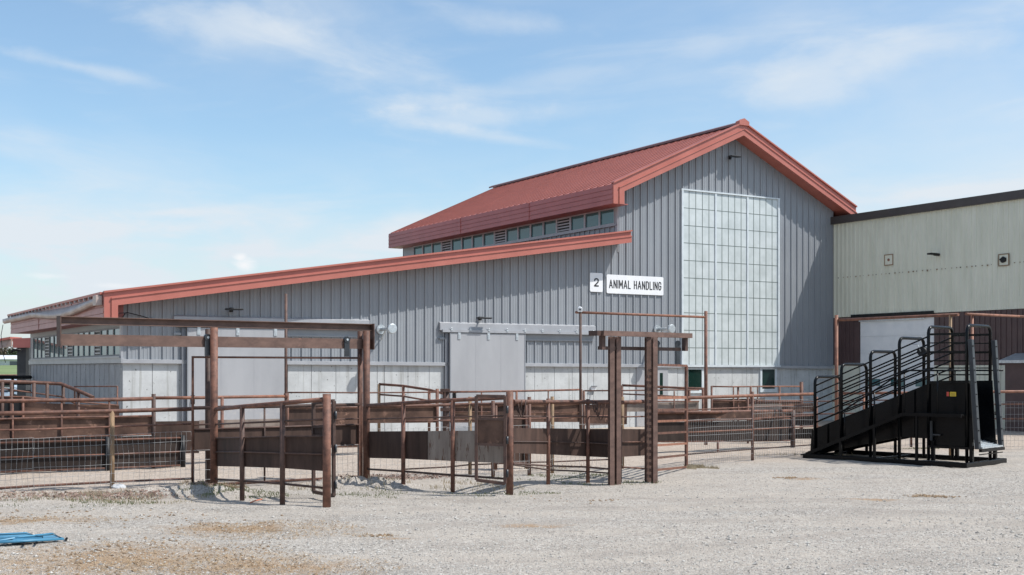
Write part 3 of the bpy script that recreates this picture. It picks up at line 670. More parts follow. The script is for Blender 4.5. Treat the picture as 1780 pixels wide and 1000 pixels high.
# --- main fence line: left part, wire mesh
fence('pipe_fence', 'rusty pipe fence with wire mesh and one brown wooden post at the left foreground', [(-70, g(866)), (60, g(858)), (195, g(852)), (333, g(846))],
      posts=[(0, 716, .045), (2, 714, .038, 'woodpost')], rails=[((720, 718, 715, 711), .036, 'rust'), ((749, 747, 742, 737), .017), ((853, 845, 838, 832), .02, 'rust')],
      mesh=[(0, 3, 768, 751, .02, .081, .155)])
# --- sliding gate frame with double beam
fl, fr_ = PX(372, g(853), 0), PX(637, g(836), 0); dv = (fr_ - fl).normalized(); nv = Vector((0,0,1)).cross(dv)
t = thing('beam_gantry', 'large rusty steel goalpost frame with two long parallel beams', 'gate frame', fl)
zt = 2.66
for p in (fl, fr_):
    mb = MB(); mb.tube([p + Vector((0,0,-.1)), p + Vector((0,0,zt))], .062, 16); mb.build('post', 'rust', t)
for x, yb in ((361.5, 846), (626, 834)):
    q = PX(x, g(yb), 0); mb = MB(); mb.tube([q + Vector((0,0,-.1)), q + Vector((0,0,zt - (.0 if x < 400 else 0)))], .048, 14); mb.build('post', 'rust' if x > 400 else 'rust_dk', t)
A, B = fl - dv * 2.44, fr_ + dv * .13
def channel(mb, A, B, z0, z1, w, side, th=.012):
    for a, b, c, d_ in ((z0, z1, 0, 0),):
        a3, b3 = A + Vector((0,0,(z0+z1)/2)), B + Vector((0,0,(z0+z1)/2))
        mb.bar(a3, b3, th, z1 - z0)
        mb.bar(A + nv * side * w / 2 + Vector((0,0,z1 - th/2)), B + nv * side * w / 2 + Vector((0,0,z1 - th/2)), w, th - .002)
        mb.bar(A + nv * side * w / 2 + Vector((0,0,z0 + th/2)), B + nv * side * w / 2 + Vector((0,0,z0 + th/2)), w, th - .002)
mb = MB(); channel(mb, A + nv * .09, B + nv * .09, 2.665, 2.785, .09, -1); mb.build('top_beam', 'beam', t)
mb = MB(); mb.bar(A + nv * .12 + Vector((0,0,2.43)), B + nv * .12 + Vector((0,0,2.43)), .09, .175); mb.build('track_beam', 'beam', t)
for e in (A, B): mb = MB(); mb.bar(e + nv * .05 + Vector((0,0,2.33)), e + nv * .05 + Vector((0,0,2.79)), .2 , .016, up=dv); mb.build('end_plate', 'rust_dk', t)
# hanging gate
gl, gr = PX(335, 19.55, 0) , PX(625, 21.25, 0)
gt_ = thing('sliding_gate', 'tall rusty sliding gate hung from the long double beam', 'gate', gl)
zt = P(335, 621, 19.55).z
mb = MB(); b_ = .06
mb.tube([gl + Vector((0,0,b_)), gl + Vector((0,0,zt)), gr + Vector((0,0,zt)), gr + Vector((0,0,b_)), gl + Vector((0,0,b_))], .026, 8); mb.build('frame', 'rust', gt_)
D_l, D_r = 19.55, 21.25
def gat(f): return gl.lerp(gr, f)
for ya, yb, r_ in ((709.5, 703.5, .03), (747, 738, .016), (783, 773, .016), (739, 728, .014)):
    mb = MB(); mb.tube([P(335, ya, D_l), P(625, yb, D_r)], r_, 8); mb.build('rail', 'rust_dk', gt_)
for f in (.41, .83):
    mb = MB(); mb.tube([gat(f) + Vector((0,0,b_)), gat(f) + Vector((0,0,P(335 + 290*f, 706, D_l + (D_r-D_l)*f).z))], .017, 8); mb.build('upright', 'rust_dk', gt_)
A_, B_ = P(337, 748, D_l), P(623, 739, D_r); C_, E_ = P(337, 783, D_l), P(623, 773, D_r)
mb = MB(); mb.plate(A_ + Vector((0,.03,0)), B_ + Vector((0,.03,0)), A_.z, B_.z, C_.z, E_.z, .01); mb.build('panel', 'plate', gt_)
wires(gt_, [(337, D_l), (623, D_r)], 0, 1, 783, 773, b_, .1, .16)
for x in (361, 603):
    tt_ = (x - CX) / F; k_ = (tt_ * (fl.y + nv.y * .05) - (fl.x + nv.x * .05)) / (dv.x - tt_ * dv.y); c = fl + nv * .05 + dv * k_; mb = MB()
    mb.bar(c + Vector((0,0,zt + .02)), c + Vector((0,0,2.50)), .02, .1, up=dv); mb.tube([c + Vector((0,0,2.5)) - nv * .02, c + Vector((0,0,2.5)) + nv * .05], .055, 16); ho = mb.build('hanger', 'slate', gt_)
    mb = MB(); mb.tube([c - nv * .03 + Vector((0,0,2.5)), c - nv * .0 + Vector((0,0,2.5))], .02, 10); mb.build('bolt', 'galv', ho)

# --- curved wing one (foreground)
W1 = [(372, g(852)), (421, g(871)), (491, g(878)), (568, g(881))]
fence('curved_panel_fence', 'curved rusty wing with dark steel panel, nearest the camera left of centre', W1, posts=[(1, 706, .038, 'rust_dk'), (2, 701, .04, 'rust_dk'), (3, 685, .06)],
      rails=[((712, 707, 701, 694), .034), ((738, 735.5, 732, 729), .014, 'rust_dk'), ((786, 786, 788, 790), .013, 'rust_dk'), ((833, 836, 841, 849), .018, 'rust_dk'), ((762, 761, 759, 759), .012, 'rust_dk')],
      plates=[(0, 1, 762, 761, 811, 812), (1, 2, 761, 759, 812, 814.5), (2, 3, 759, 759, 814.5, 820)], group='curved steel panel wings in front of the gates')
def small_gate(label, x0, yb0, x1, yb1, yt0, yt1, pan, name='walk_gate', DD=None):
    D0, D1 = DD or (g(yb0, .1), g(yb1, .1)); a, b = P(x0, yb0, D0), P(x1, yb1, D1); a2, b2 = P(x0, yt0, D0), P(x1, yt1, D1)
    t = thing(name, label, 'gate', base(x0, D0), group='narrow walk gates hinged on heavy posts')
    dd = (b - a).normalized()
    mb = MB(); mb.bar(a, a2, .05, .05, up=dd); mb.bar(b, b2, .05, .05, up=dd); mb.bar(a, b, .05, .05); mb.bar(a2, b2, .05, .05); mb.build('frame', 'rust_dk', t, bevel=.006)
    A3, B3 = P(x0, pan[0], D0), P(x1, pan[1], D1); C3, E3 = P(x0, pan[2], D0), P(x1, pan[3], D1)
    mb = MB(); mb.plate(A3, B3, A3.z, B3.z, C3.z, E3.z, .01); mb.build('panel', pan[4], t)
    mb = MB(); mb.bar(C3, E3, .04, .04); mb.build('crossbar', 'rust_dk', t); mb = MB(); mb.bar(A3, B3, .04, .04); mb.build('crossbar', 'rust_dk', t)
    hx = b2 if pan[5] else a2; hb = b if pan[5] else a
    for f in (.12, .5, .85):
        p = hb.lerp(hx, f); mb = MB(); mb.tube([p + Vector((.035, -.03, -.06)), p + Vector((.035, -.03, .06))], .018, 8); mb.build('hinge', 'slate', t)
small_gate('narrow walk gate swung open behind the foreground gate post', 545, 855, 580, 862, 701, 697, (742, 740, 758, 758, 'plate', True))
# --- curved wing two
W2 = [(637, g(836)), (701, g(848.5)), (787, g(855)), (886, g(860))]
fence('curved_panel_fence', 'curved rusty wing with half dark, half grey galvanised panel in the centre', W2, posts=[(1, 671 + 30, .036, 'rust'), (2, 696, .036, 'rust'), (3, 681, .058)],
      rails=[((705.5, 701, 696, 691), .034), ((729, 727, 725, 723), .013, 'rust_dk'), ((815.5, 819.5, 826, 833), .018, 'rust_dk')],
      plates=[(0, 1, 750.5, 750, 796.5, 798), (1, 2, 750, 749.5, 798, 802)], group='curved steel panel wings in front of the gates')
wing2 = bpy.data.objects[[o.name for o in bpy.data.objects if o.name.startswith('curved_panel_fence')][-1]]
def grey_sheet():
    # the galvanised half starts at pixel 745 and runs to the gate
    D7 = g(848.5) + (g(855) - g(848.5)) * .5; N = [(744, g(852)), (787, g(855)), (876, g(859.5))]
    Z = [(749.8, 799.5), (749.3, 802), (748.5, 805.5)]
    for i in range(2):
        A, B = P(N[i][0], Z[i][0], N[i][1]), P(N[i+1][0], Z[i+1][0], N[i+1][1]); C, E = P(N[i][0], Z[i][1], N[i][1]), P(N[i+1][0], Z[i+1][1], N[i+1][1])
        mb = MB(); mb.plate(A + Vector((0,.034,0)), B + Vector((0,.034,0)), A.z, B.z, C.z, E.z, .01); mb.build('panel', 'galv_rust', wing2)['label'] = 'grey galvanised sheet with rust streaks'
grey_sheet()
small_gate('narrow walk gate with brown upper panel beside the centre post', 828, 834.5, 878, 841, 688.5, 689.5, (728, 729.5, 772, 774, 'plate2', True), DD=(18.55, 18.5))
# --- wing three, from the centre post to the twin columns
W3 = [(892, g(860)), (953, g(842)), (1022, g(839)), (1062, g(843.5))]
fence('panel_fence', 'rusty fence with long dark steel panel between the centre post and the twin columns', W3, posts=[(1, 693, .034), (2, 694, .034)],
      rails=[((698.5, 699, 699, 699.5), .038), ((723.5, 724.5, 724, 725), .013, 'rust_dk'), ((768, 768.5, 770, 772), .012, 'rust_dk'), ((806, 810, 812, 816), .016, 'rust_dk'), ((808, 817, 820, 823), .014, 'rust_dk')],
      plates=[(0, 1, 744.5, 745, 788, 790.5), (1, 2, 745, 746, 790.5, 794), (2, 3, 746, 746, 794, 796)])
def chain(label, x, D, y0, loops):
    t = thing('chain', label, 'chain', PX(x, D, P(x, y0, D).z), group='gate chains hanging on the pipe fences')
    for k in range(loops):
        mb = MB(); top = P(x + k * 5, y0, D) + Vector((0, -.07, .03)); w_, h_ = .1 + .03 * k, .2 + .07 * k
        mb.tube([top + Vector((-w_ / 2 + w_ * f / 8, random.uniform(-.008, .008), -h_ * (1 - (2 * f / 8 - 1) ** 2))) for f in range(9)], .012, 5); mb.build('loop', 'rust_dk', t)
chain('rusty chain looped over the top rail left of the twin columns', 1034, g(840.5), 699, 3)
chain('rusty chain hanging on the top rail beside the centre post', 902, g(857), 699, 2)
# --- twin column frame
cols = [(1062.5, g(843.5)), (1074, g(842.5)), (1126, g(839)), (1137.5, g(840.5))]
a0 = PX(1046, 19.9, 0); a1 = PX(1200, 21.5, 0); ddir = (a1 - a0).normalized(); nn_ = Vector((0,0,1)).cross(ddir)
t = thing('column_frame', 'rusty frame of four steel columns under a short header beam', 'gate frame', PX(*cols[0], 0))
def ibeam(mb, p, q, w, h, along, th=.012):
    mb.bar(p, q, th, h - 2 * th, up=along); 
    for s_ in (-1, 1): mb.bar(p + along * s_ * (h / 2 - th / 2), q + along * s_ * (h / 2 - th / 2), w, th, up=along)
for (x, D) in cols:
    p = PX(x, D, -.1); mb = MB(); ibeam(mb, p, PX(x, D, 2.54), .085, .085, Vector((.35, -.94, 0)).normalized()); mb.build('column', 'beam', t)
mb = MB(); mb.bar(a0 + Vector((0,0,2.585)), a1 + Vector((0,0,2.585)), .1, .085); mb.build('header', 'beam', t)
mb = MB(); mb.bar(a0 + nn_ * .16 + ddir * .1 + Vector((0,0,2.34)), a1 + nn_ * .16 - ddir * .1 + Vector((0,0,2.34)), .05, .06); mb.build('track', 'rust_dk', t)
for e in (a0 + ddir * .12, a1 - ddir * .03):
    mb = MB(); mb.bar(e + nn_ * .1 + Vector((0,0,2.31)), e + nn_ * .1 + Vector((0,0,2.545)), .08, .08, up=ddir); mb.build('bracket', 'rust_dk', t)
mb = MB(); mb.bar(a0 + nn_ * .0 + ddir * .0 + Vector((0,0,2.585)) - ddir * .06, a0 + nn_ * .2 + Vector((0,0,2.585)) - ddir * .06, .1, .083); mb.build('header', 'rust_dk', t)
# slide gate hung beside the columns
s0, s1 = PX(1132, 21.3, 0), PX(1193, g(812.5, .02), 0)
t = thing('ladder_gate', 'rusty sliding gate with many horizontal bars right of the twin columns', 'gate', s1)
D0, D1 = 21.3, g(812.5, .02)
mb = MB(); mb.bar(s0 + Vector((0,0,.1)), P(1132, 634, D0), .045, .045, up=ddir); mb.bar(s1 + Vector((0,0,.03)), P(1193, 636, D1), .05, .05, up=ddir); mb.bar(P(1132, 634, D0), P(1193, 636, D1), .045, .045); mb.build('frame', 'rust', t)
for k, (ya, yb) in enumerate(((656, 657), (692, 691), (713, 712), (733, 731), (754, 751), (775, 771), (797, 791), (818, 812))):
    if k == 0: continue
    mb = MB(); mb.bar(P(1132, ya, D0), P(1193, yb, D1), .03, .04 if k > 1 else .055); mb.build('bar', 'rust_or' if k % 2 else 'rust', t)
for x, f in ((1142, .15), (1178, .75)):
    c = s0.lerp(s1, f); Dm = D0 + (D1 - D0) * f
    mb = MB(); mb.bar(P(x, 634, Dm), P(x, 597, Dm), .03, .11, up=ddir); mb.tube([P(x, 597, Dm) + Vector((0, -.03, 0)), P(x, 597, Dm) + Vector((0, .03, 0))], .055, 14); mb.build('hanger', 'slate', t)
# ladder bars seen between the right pair of columns
p0, p1 = PX(1129, 20.62, 0), PX(1134.5, 20.66, 0)
for k in range(18):
    z = .12 + k * .108; mb = MB(); mb.bar(p0 + Vector((0,0,z)), p1 + Vector((0,0,z)), .05, .055); mb.build('stop_block', 'beam', t)
# panel between column pairs and behind
NP = [(1078, g(838)), (1126, g(832))]
fence('panel_fence', 'short dark steel panel between the two column pairs', NP, posts=[(0, 742, .03), (1, 742, .03)], rails=[((700, 698), .036), ((725, 724), .014), ((769, 768), .012), ((812, 815), .016)], plates=[(0, 1, 746, 746.5, 795, 792)])

# --- middle fence line behind the wings
ML = [(640, g(834)), (701, g(832)), (777, g(829)), (817, g(826)), (857, g(829.5)), (920, g(826)), (960, g(822)), (1082, g(815))]
fence('pipe_fence', 'rusty pipe fence with pale wooden posts running behind the centre walk gate', ML,
      posts=[(3, 690, .034, 'woodpost'), (4, 697, .035), (5, 690, .035), (6, 689.5, .034, 'woodpost'), (7, 690, .034, 'woodpost')],
      rails=[((707, 706, 704, 703, 702.5, 701, 700.5, 697), .03), ((None, 733, 731, 730, 729, 728, 727, 722), .015), ((None, 816, 812, 808, 806.5, 804, 803, 798), .014, 'rust_dk')],
      mesh=[(0, 7, 746, 738, .05, .1, .16)])
fence('panel_gate', 'short dark plate gate with diagonal brace behind the centre post', [(862, 23.2), (915, 23.6)], posts=[(0, 705, .03), (1, 699, .04)], rails=[((705, 702), .028)], plates=[(0, 1, 707, 702, 803, 805, 'plate')], cat='gate')
# --- right part of the main line with mesh, up to the chute
RL = [(1193, g(813)), (1308, g(800)), (1417, g(791))]
fence('pipe_fence', 'rusty pipe fence with wire mesh between the ladder gate and the loading chute', RL, posts=[(1, 681, .034), (2, 679, .03, 'woodpost')],
      rails=[((692, 688, 685), .036, 'rust_or'), ((713, 708, 704), .015), ((733, 728, 722), .016), ((752, 747, 741), .018, 'rust_or'), ((790, 781, 773), .015, 'rust_dk')],
      mesh=[(0, 1, 731, 727, .02, .085, .155), (1, 2, 695, 694, .02, .085, .155)])

# --- second line, left: two rows of plates
SL = [(-80, 22.0), (22, 22.7), (107, 23.1), (190, 23.5), (267, 23.9)]
fence('panel_fence', 'rusty panel fence with mottled upper plates behind the left mesh fence', SL, posts=[(1, 697, .02), (2, 696, .02), (3, 695, .02), (4, 685, .042, 'rust_dk')],
      rails=[((699, 697, 696, 695, 693), .04), ((733, 728, 726, 725, 723), .022), ((762, 764, 761, 758, 755), .015)],
      plates=[(0, 1, 731, 728, 767, 764, 'plate2'), (1, 2, 728, 726, 764, 761, 'plate2'), (2, 3, 726, 725, 761, 758, 'plate2'), (3, 4, 725, 723, 758, 755, 'plate2')])
SL2 = [(-80, g(829)), (187, g(818)), (318, g(812))]
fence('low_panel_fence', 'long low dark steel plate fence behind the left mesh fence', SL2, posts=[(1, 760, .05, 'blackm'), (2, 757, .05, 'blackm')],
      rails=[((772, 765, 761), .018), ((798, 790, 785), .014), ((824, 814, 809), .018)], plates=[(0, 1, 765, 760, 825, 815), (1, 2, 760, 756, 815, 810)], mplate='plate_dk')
SM = [(267, 24.1), (345, 24.6), (400, 24.9), (497, 25.5)]
fence('panel_fence', 'rusty rail fence with dark low plate in front of the left sliding door', SM, posts=[((386, 24.8), 690, .035)], rails=[((692, 691.5, 690.5, 689), .034, 'rust_or')], plates=[(0, 1, 733, 732, 790, 788, 'plate'), (1, 2, 731, 730, 785, 783, 'plate3'), (2, 3, 730, 728, 783, 781, 'plate3')])
t = thing('pipe_pole', 'tall slim rusty pole standing in front of the left sliding door edge', 'pole', PX(497, 25.5, 0)); mb = MB(); mb.tube([PX(497, 25.5, -.1), P(497, 511, 25.5)], .032, 10); mb.build('pole', 'rust_dk', t)
mb = MB(); mb.tube([P(497, 688, 25.5) + Vector((0,0,-.05)), P(497, 688, 25.5) + Vector((0,0,.05))], .045, 10); mb.build('collar', 'rust', t)
# --- rear line by the barn
RR = [(500, 26.6), (560, 27.0), (632, 27.6), (760, 28.6)]
fence('panel_fence', 'rear rusty panel fence in front of the concrete base left of the middle door', RR, posts=[(0, 683, .03), (3, 676, .04)], rails=[((682.5, 682.5, 683, 682), .018), ((709, 708.5, 708, 706.5), .018)],
      plates=[(0, 1, 709.5, 709, 780, 779, 'plate'), (1, 2, 709, 708.5, 779, 778, 'plate2'), (2, 3, 708.5, 707, 736, 735, 'plate2')])
t = thing('gate_post', 'thick dark post with hinges left of the middle sliding door', 'post', PX(774, 28.7, 0)); mb = MB(); mb.tube([PX(775, 28.7, -.1), P(775, 676, 28.7)], .075, 12); mb.build('post', 'rust_dk', t)
for y in (679, 695, 712, 730): mb = MB(); c = P(775, y, 28.7); mb.box(c + Vector((-.13, -.1, -.04)), c + Vector((.1, .02, .04))); mb.build('hinge', 'rust_dk', t)
RR2 = [(782, 29), (837, 29.4), (898, 29.9), (953, 30.4), (1010, 31)]
fence('panel_fence', 'rear rusty panel fence in front of the middle sliding door', RR2, posts=[(1, 681, .018), (2, 681, .03), (3, 680, .018), (4, 677, .04)], rails=[((681.5, 681, 680, 679, 677.5), .026), ((706, 705, 704, 703, 702), .02), ((716, 716, 717, 717.5, 717), .012)],
      plates=[(0, 2, 707, 705, 735, 735, 'plate2'), (2, 4, 705, 703, 734, 734, 'plate2')])
RR3 = [(1015, 31.0), (1090, 31.4), (1172, 31.9), (1215, 32.2)]
fence('panel_fence', 'rear rusty panel fence in front of the grey entrance door', RR3, posts=[(0, 679, .03), (2, 680, .02)], rails=[((679.5, 679, 678, 678), .02), ((700, 698, 698, 698), .02)], plates=[(0, 1, 704, 701, 740, 738, 'plate2'), (1, 3, 701, 699, 716, 715, 'plate3')])
t = thing('curved_railing', 'small rusty railing curving up against the concrete base left of the middle door', 'railing', PX(659, 33.5, 0))
mb = MB(); mb.tube([P(659, 668, 33.5), P(701, 671, 33.2), P(747, 678, 32.6), P(770, 684, 32)], .035, 8); mb.build('top_rail', 'rust', t); mb = MB(); mb.tube([P(659, 686, 33.5), P(701, 689, 33.2), P(747, 697, 32.6)], .025, 8); mb.build('mid_rail', 'rust', t)
for x, D, y in ((659, 33.5, 668), (701, 33.2, 671), (746, 32.6, 678)): mb = MB(); mb.tube([PX(x, D, 0), P(x, y, D)], .04, 8); mb.build('post', 'woodpost' if x < 660 else 'rust', t)
t = thing('curved_railing', 'small rusty railing in front of the grey entrance door', 'railing', PX(1081, 35, 0))
mb = MB(); mb.tube([P(1081, 670, 35), P(1130, 672, 35), P(1190, 675, 34.4), P(1226, 676, 34)], .035, 8); mb.build('top_rail', 'rust', t); mb = MB(); mb.tube([P(1081, 685, 35), P(1130, 687, 35), P(1190, 690, 34.4)], .022, 8); mb.build('mid_rail', 'rust', t)
for x, D, y in ((1081, 35, 670), (1198, 34.4, 675), (1222, 34, 676)): mb = MB(); mb.tube([PX(x, D, 0), P(x, y, D)], .04, 8); mb.build('post', 'rust', t)
# --- thin goalpost
t = thing('pipe_goalpost', 'tall thin rusty goalpost frame in front of the barn sign and translucent panel', 'gate frame', PX(1009, 28.6, 0))
mb = MB(); mb.tube([PX(1009, 28.6, -.1), P(1009, 542, 28.6)], .032, 10); mb.build('post', 'rust_dk', t); mb = MB(); mb.tube([PX(1227, 31, -.1), P(1227, 541, 31)], .045, 12); mb.build('post', 'rust', t)
mb = MB(); mb.tube([P(1001, 543, 28.6), P(1226, 551.5, 31)], .032, 10); mb.build('crossbar', 'rust_or', t)
t = thing('floodlight', 'small white lamp on top of the thin goalpost corner', 'lamp', P(1008, 541, 28.6)); mb = MB(); c = P(1008, 537, 28.6); mb.tube([c + Vector((0, -.06, -.02)), c + Vector((0, .04, 0))], .06, 14); mb.box(c + Vector((-.055, -.05, -.08)), c + Vector((.055, .04, 0))); mb.build('housing', 'white', t, bevel=.01)
mb = MB(); mb.tube([c + Vector((0, -.066, -.02)), c + Vector((0, -.058, -.02))], .025, 10); mb.build('lens', 'slate', t)
# --- second line, right
S2 = [(1140, 27.6), (1248, g(785)), (1300, 29.4), (1378, 30)]
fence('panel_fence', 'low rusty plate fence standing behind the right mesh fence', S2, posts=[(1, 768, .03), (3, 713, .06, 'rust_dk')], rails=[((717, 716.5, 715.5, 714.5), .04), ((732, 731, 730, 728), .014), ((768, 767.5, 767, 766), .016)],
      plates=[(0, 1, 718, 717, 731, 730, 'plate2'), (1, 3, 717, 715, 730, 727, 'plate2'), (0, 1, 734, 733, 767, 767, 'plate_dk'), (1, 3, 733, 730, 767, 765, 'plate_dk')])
S3 = [(1237, 34), (1275, 34.2), (1330, 34.5), (1393, 35)]
fence('pipe_fence', 'thin rusty rail fence near the barn right of the translucent panel', S3, posts=[(0, 671, .03), (1, 672, .02), ((1283, 34.3), 672, .03), ((1317, 34.4), 672, .02), ((1355, 34.7), 672, .03), (3, 664, .055, 'rust'), ((1305, 34.3), 672, .035)], rails=[((672, 672.5, 672, 672), .022, 'rust_or'), ((697, 697, 697, 697), .02)], plates=[(0, 2, 694, 693, 716, 715, 'plate2'), (2, 3, 699, 698, 735, 735, 'plate')])
S4 = [(1300, 31.5), (1360, 31.6), (1420, 31.8), (1520, 31), (1640, 28.5)]
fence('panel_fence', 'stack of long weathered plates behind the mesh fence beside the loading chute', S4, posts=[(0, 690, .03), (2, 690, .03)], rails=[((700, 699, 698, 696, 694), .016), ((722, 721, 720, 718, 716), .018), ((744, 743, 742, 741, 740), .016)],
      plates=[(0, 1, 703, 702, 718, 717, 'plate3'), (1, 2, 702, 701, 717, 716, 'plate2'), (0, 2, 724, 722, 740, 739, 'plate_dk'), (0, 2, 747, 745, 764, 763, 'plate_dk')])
# --- tall frames right, behind the chute
t = thing('pipe_goalpost', 'tall rusty goalpost frame between the barn corner and the white overhead door', 'gate frame', PX(1454, 29.5, 0))
mb = MB(); mb.tube([PX(1454, 29.5, -.1), P(1454, 548, 29.5)], .045, 12); mb.build('post', 'rust_or', t)
mb = MB(); mb.tube([PX(1652, 26.6, -.1), P(1652, 547, 26.6)], .035, 12); mb.build('post', 'woodpost', t)
mb = MB(); mb.tube([P(1456, 556.5, 29.5), P(1560, 552, 28), P(1666, 547, 26.4)], .035, 10); mb.build('crossbar', 'rust_or', t)
t = thing('pipe_goalpost', 'rusty goalpost frame in front of the brown wall behind the chute end', 'gate frame', PX(1690, 29, 0))
mb = MB(); mb.tube([PX(1690, 29, -.1), P(1690, 548, 29)], .035, 12); mb.build('post', 'rust_or', t)
mb = MB(); mb.tube([P(1679, 546, 28.6), P(1771, 550, 31)], .032, 10); mb.build('crossbar', 'rust_or', t)
mb = MB(); mb.tube([PX(1900, 34.5, -.1), P(1900, 555, 34.5)], .035, 12); mb.tube([P(1771, 550, 31), P(1900, 555, 34.5)], .032, 10); mb.build('post', 'rust_or', t)
# --- fence behind the chute to the right edge
S5 = [(1460, 30.5), (1580, 30.0), (1700, 29.6), (1860, 29.0)]
fence('pipe_fence', 'rusty mesh fence running behind the loading chute to the right edge', S5, posts=[(0, 682, .04), ((1502, 30.3), 684, .035, 'rust_or'), (2, 682, .035), ((1584, 30), 690, .03)], rails=[((684, 683, 681.5, 680), .035, 'rust_or'), ((704, 703, 703, 702), .02), ((730, 729, 728, 728), .02)],
      mesh=[(0, 3, 700, 699, .02, .09, .155)])
# --- ramp railing far left
t = thing('ramp_railing', 'rusty pipe railing bending down at the far left beside the shaded wall', 'railing', PX(20, 27, 0))
LN = [(-60, 26.4, 662), (0, 27, 663), (58, 27.4, 665), (106, 27.8, 667.5), (135, 27.3, 679), (162, 27, 691)]
mb = MB(); mb.tube([P(x, y, D) for x, D, y in LN], .042, 10); mb.build('top_rail', 'rust', t)
mb = MB(); mb.tube([P(x, y, D) for x, D, y in ((-60, 26.4, 674), (0, 27, 675), (108, 27.8, 690), (150, 27, 712))], .018, 8); mb.build('mid_rail', 'rust', t)
for x, D, y in ((4, 27, 664), (20, 27.1, 664), (59, 27.4, 666), (82, 27.6, 667), (110, 27.8, 669), (136, 27.3, 681)): mb = MB(); mb.tube([PX(x, D, 0), P(x, y, D)], .042, 8); mb.build('post', 'rust_dk', t)
t = thing('hoop_rail', 'thin square rusty hoop rail in front of the shaded concrete wall', 'railing', PX(128, 28.5, 0)); mb = MB(); mb.tube([PX(130, 28.5, 0), P(130, 672, 28.5), P(204, 672, 28), PX(204, 28, 0)], .022, 8); mb.build('hoop', 'rust', t)
fence('panel_fence', 'dark plate fence under the far left railing', [(-80, 26.5), (40, 27.2), (206, 27.6)], posts=[(1, 690, .03)], rails=[((690, 690, 705), .02)], plates=[(0, 1, 692, 692, 725, 725, 'blackm'), (1, 2, 700, 705, 735, 735, 'plate2')])
# --- shed beyond on the far left
t = thing('open_shed', 'low open shed with red roof edge and dark steel column beyond the barn corner', 'shed', PX(40, 46, 0))
mb = MB(); c = PX(40, 46, 0); mb.box(c + Vector((-.17, -.15, 0)), c + Vector((.17, .15, 3.05))); mb.build('column', 'column', t)
mb = MB(); mb.box(PX(48, 46.5, 0), PX(52.5, 46.9, 3.0)); mb.build('column', 'column', t)
a = P(66, 586, 45); b = P(28, 590, 46); e = P(-40, 598, 47)
mb = MB(); mb.prism([(a.x, 2.8), (a.x, 3.18), (b.x, 3.14), (b.x, 2.78)], 45.7, 46.4); mb.build('eave_fascia', 'red_dk', t)
mb = MB(); mb.prism([(b.x - .02, 2.84), (b.x - .02, 3.1), (e.x, 2.75), (e.x, 2.52)], 45.6, 45.7); mb.build('gutter', 'gutter', t)
mb = MB(); mb.prism([(b.x - .02, 3.11), (b.x - .02, 3.2), (e.x, 2.86), (e.x, 2.77)], 45.5, 46.6); mb.build('roof', 'red', t)
mb = MB(); q = P(32, 611, 45.5); mb.tube([q + Vector((-.28, 0, -.05)), q + Vector((-.2, 0, .05)), q + Vector((.1, 0, .05))], .05, 8); mb.build('downpipe', 'blackm', t)
fence('pipe_fence', 'thin rusty rail fence far away in front of the green field', [(-120, 75), (28, 80), (120, 84)], posts=[(1, 652, .07), ((-4, 78), 656, .06), ((60, 82), 652, .06)], rails=[((652, 652, 652), .04), ((662, 662, 662), .03)])
t = fence('panel_fence', 'black rail fence beyond the barn corner at the far left', [(-80, 40), (22, 42), (53, 43)], posts=[(1, 657, .05, 'blackm')], rails=[((656, 656, 656), .07, 'blackm'), ((668, 668, 668), .03, 'blackm'), ((680, 680, 680), .03, 'blackm')], plates=[(0, 2, 690, 690, 728, 726, 'blackm')])
# far barns
def far_barn(label, x0, x1, D, ztop, zb, roofm):
    a, b = PX(x0, D, 0), PX(x1, D, 0); t = thing('farm_shed', label, 'barn', (a.x, D, zb))
    mb = MB(); mb.box((a.x, D, zb), (b.x, D + 14, ztop - 1.0)); mb.build('wall', 'corru', t)
    mb = MB(); mb.prismx([(D - .6, ztop - 1.0), (D + 7, ztop), (D + 14.6, ztop - 1.0), (D + 14.6, ztop - 1.2), (D - .6, ztop - 1.2)], a.x - .5, b.x + .5); mb.build('roof', roofm, t)
    n = 5
    for i in range(n): mb = MB(); q = a.x + (b.x - a.x) * (i + .3) / n; mb.box((q, D - .05, zb + .3), (q + (b.x - a.x) / n * .45, D + .02, ztop - 1.6)); mb.build('door', 'siding_dk', t)
far_barn('long white farm shed beyond the green field', -160, 46, 300, 5.3, 2.4, 'corru'); far_barn('low white shed with pale roof behind the barn corner', 52, 130, 340, 5.6, 2.6, 'galv')
def far_tree(label, x, D, zb, h, w, lm):
    b = PX(x, D, zb); t = thing('tree', label, 'tree', b, group='trees on the horizon beyond the field')
    mb = MB(); mb.tube([b, b + Vector((.1, 0, h * .4)), b + Vector((0, 0, h * .8))], .35, 7, .08)
    for k in range(5): an = k * 1.3; mb.tube([b + Vector((0, 0, h * (.3 + .08 * k))), b + Vector((math.cos(an) * w * .35, math.sin(an) * w * .35, h * (.5 + .08 * k)))], .14, 5, .04)
    mb.build('trunk', 'trunk', t)
    mb = MB()
    lobes = [(random.uniform(-.3, .3) * w, random.uniform(-.3, .3) * w, random.uniform(.4, .85) * h, random.uniform(.18, .3) * w) for _ in range(9)]
    for _ in range(900):
        lx, ly, lz, r = random.choice(lobes); v = Vector((random.gauss(0, 1), random.gauss(0, 1), random.gauss(0, .8))).normalized() * r * random.uniform(.5, 1.1)
        c = b + Vector((lx, ly, lz)) + v; s = random.uniform(.18, .42); u_ = Vector((random.uniform(-1, 1), random.uniform(-1, 1), random.uniform(-1, 1))).normalized(); w_ = u_.cross(Vector((.3, .5, .8))).normalized()
        mb.add([c + u_ * s, c + w_ * s, c - u_ * s, c - w_ * s], [(0,1,2,3)])
    mb.build('crown', lm, t)
